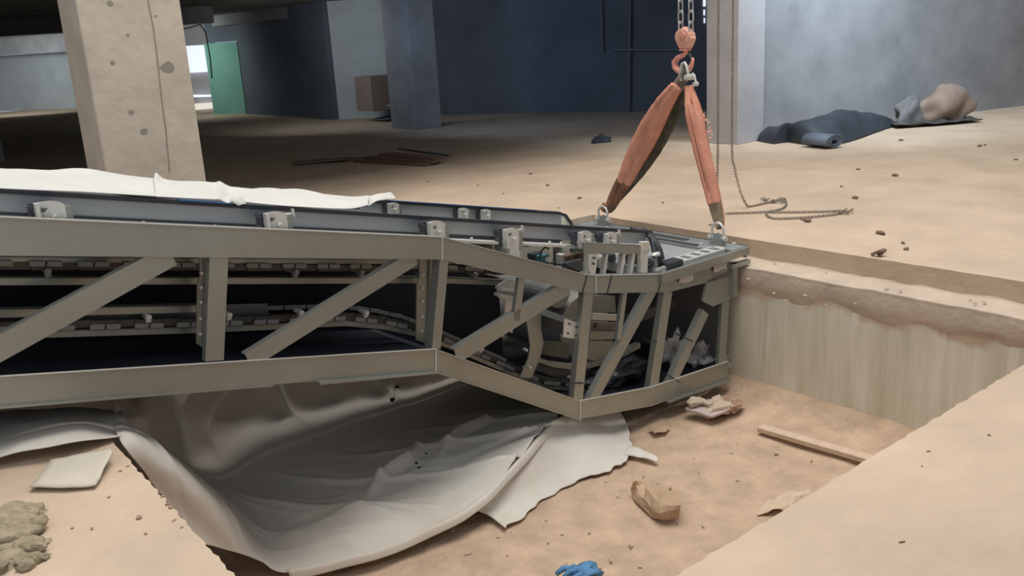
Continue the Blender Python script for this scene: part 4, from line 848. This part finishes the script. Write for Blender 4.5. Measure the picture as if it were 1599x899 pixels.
# box and junk by the pale wall
c = fr(-2.75, 20.9); b = NB(); box(b, c.x - .35, c.x + .45, c.y - .3, c.y + .4, 0.25, 1.0); tag(obj('cardboard_box', b, mat('old_cardboard', (.30, .22, .19), .9, var=.2), bevel=.01), 'large brown cardboard box against the pale wall', 'box')
b = NB(); c2 = at(612, 186, z=0); bar(b, c2 + Vector((-.5, -.3, .05)), c2 + Vector((.4, -.2, .1)), .5, .03); tag(obj('board_scrap', b, CONCB), 'dark flat scrap below the cardboard box', 'board')
b = NB(); bar(b, c2 + Vector((-.3, -.3, .35)), c2 + Vector((.3, -.5, .25)), .4, .03); tag(obj('board_scrap', b, mat('pale_scrap', (.5, .5, .47), .8)), 'pale scrap sheet leaning at the right of the cardboard box', 'board')
b = NB(); box(b, *[0, 0, 0, 0, 0, 0]) if False else None; b.free()
# tarp with rolls, and a sack, along the right wall
F_ = [at(x, y, z=0) for x, y in ((1232, 222), (1262, 227), (1290, 228), (1318, 224), (1345, 216), (1372, 206), (1400, 197))]
hh = (.10, .22, .30, .34, .36, .26, .10)
kk = (.55, .8, .85, .8, .7, .55, .35)
rows = [[p + Vector((.35 * g_ * k, g_ * k, .008 + h * zz)) for p, h, k in zip(F_, hh, kk)] for g_, zz in ((0, 0), (.12, .35), (.3, .8), (.55, 1.0), (.8, .7), (1.0, 0))]
b = NB(); loft(b, rows, 60, 26, lambda p, a, c: p + Vector((0, 0, math.sin(math.pi * c) * .05 * noise.noise(p * 3)))); tag(obj('tarp', b, TARP, smooth=True, solid=.008), 'long dark blue tarp bundle spread on the floor along the right wall', 'tarp')
def roll(px, py, r, ln, label, ang):
    c = at(px, py, z=0) + Vector((0, 0, r * .8)); d = Vector((math.cos(ang), math.sin(ang), 0)); b = NB(); N = 60
    x = d.cross(Vector((0, 0, 1))); A, B = [], []
    for i in range(N + 1):
        t = i / N; a = t * 2.6 * 2 * math.pi; rr = r * (.35 + .65 * t); o = x * (rr * math.cos(a) * 1.3) + Vector((0, 0, rr * math.sin(a) * .75)); A.append(b.verts.new(c - d * ln / 2 + o)); B.append(b.verts.new(c + d * ln / 2 + o))
    for i in range(N): b.faces.new((A[i], A[i + 1], B[i + 1], B[i]))
    tag(obj('rolled_sheet', b, mat('slate_roll', (.12, .15, .19), .6), smooth=True, solid=.012), label, 'roll')
roll(1284, 230, .12, .45, 'rolled end of dark blue sheet in front of the tarp, spiral visible', 1.35)
b = NB(); c0 = at(1233, 222, z=0); d = Vector((math.cos(1.35), math.sin(1.35), 0))
A = [];
for t in range(9):
    ring = []
    for k in range(14):
        a = math.pi * k / 13; w = .30 * (1 - .04 * t); ring.append(b.verts.new(c0 + d * (t * .055) + Vector((d.y, -d.x, 0)) * (w * math.cos(a)) + Vector((0, 0, w * .9 * math.sin(a) * (1 + .05 * math.sin(k + t))))))
    A.append(ring)
for R0, R1 in zip(A, A[1:]):
    for k in range(13): b.faces.new((R0[k], R0[k + 1], R1[k + 1], R1[k]))
    b.faces.new((R0[13], R0[0], R1[0], R1[13]))
b.faces.new(A[0][::-1]); b.faces.new(A[-1])
tag(obj('covered_roll', b, TARP, bevel=.01), 'dark half-round roll nearest the grey column at right', 'bundle')
c1 = at(1476, 189, z=0)
b = NB(); lump(b, c1 + Vector((-.05, -.05, .22)), .42, (1.15, .6, .78), .28, 2.4, 4, 2, flat=-.22, rot=-.2); tag(obj('sack', b, SACK, smooth=True), 'pale brown stuffed sack against the right wall', 'sack')
b = NB(); lump(b, at(1420, 194, z=0) + Vector((0, 0, .15)), .27, (1.2, .6, .9), .3, 3, 4, 9, flat=-.15); tag(obj('sack', b, mat('grey_sack', (.17, .165, .16), .9), smooth=True), 'dark grey sack slumped left of the pale brown sack', 'sack')
poly_sheet('plastic_sheet', [(1385, 196), (1460, 186), (1510, 186), (1535, 190), (1480, 195), (1400, 201)], .01, STEELD, 'thin dark sheet under the sacks by the right wall', 'sheet', .06, .01)
c = at(940, 222, z=0); b = NB(); lump(b, c, .15, (1.3, .6, .8), .35, 4, 3, 5, flat=0); tag(obj('crumpled_bag', b, TARP), 'crumpled grey bag on the far floor left of the slings', 'bag')
# wooden scraps on the edge of the far floor
for i, (x0, y0, x1, y1, lab) in enumerate(((1362, 397, 1376, 391, 'dark wood scrap at the edge of the far floor, left of the pair'), (1372, 399, 1382, 389, 'thin upright wood scrap at the edge of the far floor, right of the pair'))):
    b = NB(); bar(b, at(x0, y0, z=.01), at(x1, y1, z=.05), .03, .018); tag(obj('wood_scrap', b, CHIP), lab, 'wood')
# scattered chips and crumbs
def chips(nm, spots, m, label, cat, grp, r0=.008, r1=.02, z=0.0):
    for i, (px, py) in enumerate(spots):
        b = NB(); p = at(px, py, z=z); r = random.uniform(r0, r1); lump(b, p + Vector((0, 0, r * .4)), r, (random.uniform(1, 1.9), random.uniform(.6, 1.1), .5), .5, 4, 1, i, rot=random.uniform(0, 3))
        tag(obj(nm, b, m), label, cat, grp)
chips('wood_chip', [(1406, 220), (1530, 229), (1586, 250), (1538, 227), (1340, 265), (1398, 275), (1335, 310), (1376, 366), (1314, 292), (1410, 380), (1415, 390), (1258, 343), (1262, 346)], CHIP, 'small dark chip lying on the bright far floor', 'chip', 'dark chips on the far floor', .012, .035)
chips('wood_chip', [(828, 272), (786, 303), (1110, 352), (855, 290), (746, 290), (1035, 317), (905, 310), (872, 325), (668, 284)], CHIP, 'small dark chip on the shaded floor behind the truss', 'chip', 'dark chips behind the truss', .01, .025)
chips('stone_crumb', [(1210, 412), (1290, 425), (1384, 451), (1406, 455), (1515, 468), (1523, 475), (1537, 472), (1169, 436), (1208, 459), (1227, 470), (1256, 462), (1290, 476), (1335, 475)], STONE, 'small crumb of mortar on the ledge of the pit', 'crumb', 'crumbs on the pit ledge', .006, .014, -.14)
chips('mortar_crumb', [(53, 790), (170, 777), (144, 826), (217, 809), (113, 825), (228, 834), (188, 736), (250, 770), (267, 793), (255, 775), (262, 788), (272, 813), (200, 728), (284, 824)], STONEB, 'tiny dark crumb on the near left slab', 'crumb', 'crumbs on the near left slab', .005, .011, 0.0)
chips('mortar_crumb', [(685, 828), (708, 830), (730, 865), (778, 839), (920, 832), (878, 834), (985, 852), (954, 876), (1098, 822), (1212, 709), (1205, 683), (1193, 790), (1152, 750), (1027, 752), (1315, 680), (1320, 690), (965, 775), (892, 750), (1140, 708), (1284, 800), (1350, 730), (1330, 725), (1120, 660), (1160, 640), (1175, 655), (1070, 690), (1060, 880), (1000, 885)], STONE, 'tiny pale crumb on the pit floor', 'crumb', 'crumbs on the pit floor', .007, .016, PZ)
chips('stone_crumb', [(random.uniform(700, 1300), random.uniform(700, 890)) for _ in range(34)] + [(random.uniform(1150, 1380), random.uniform(625, 700)) for _ in range(14)], STONEB, 'tiny brownish crumb on the pit floor', 'crumb', 'brown crumbs on the pit floor', .004, .010, PZ)
chips('mortar_crumb', [(1408, 847), (1545, 680), (1440, 728), (1450, 705)], CHIP, 'tiny dark crumb on the near right slab', 'crumb', 'crumbs on the near right slab', .004, .008, 0.0)
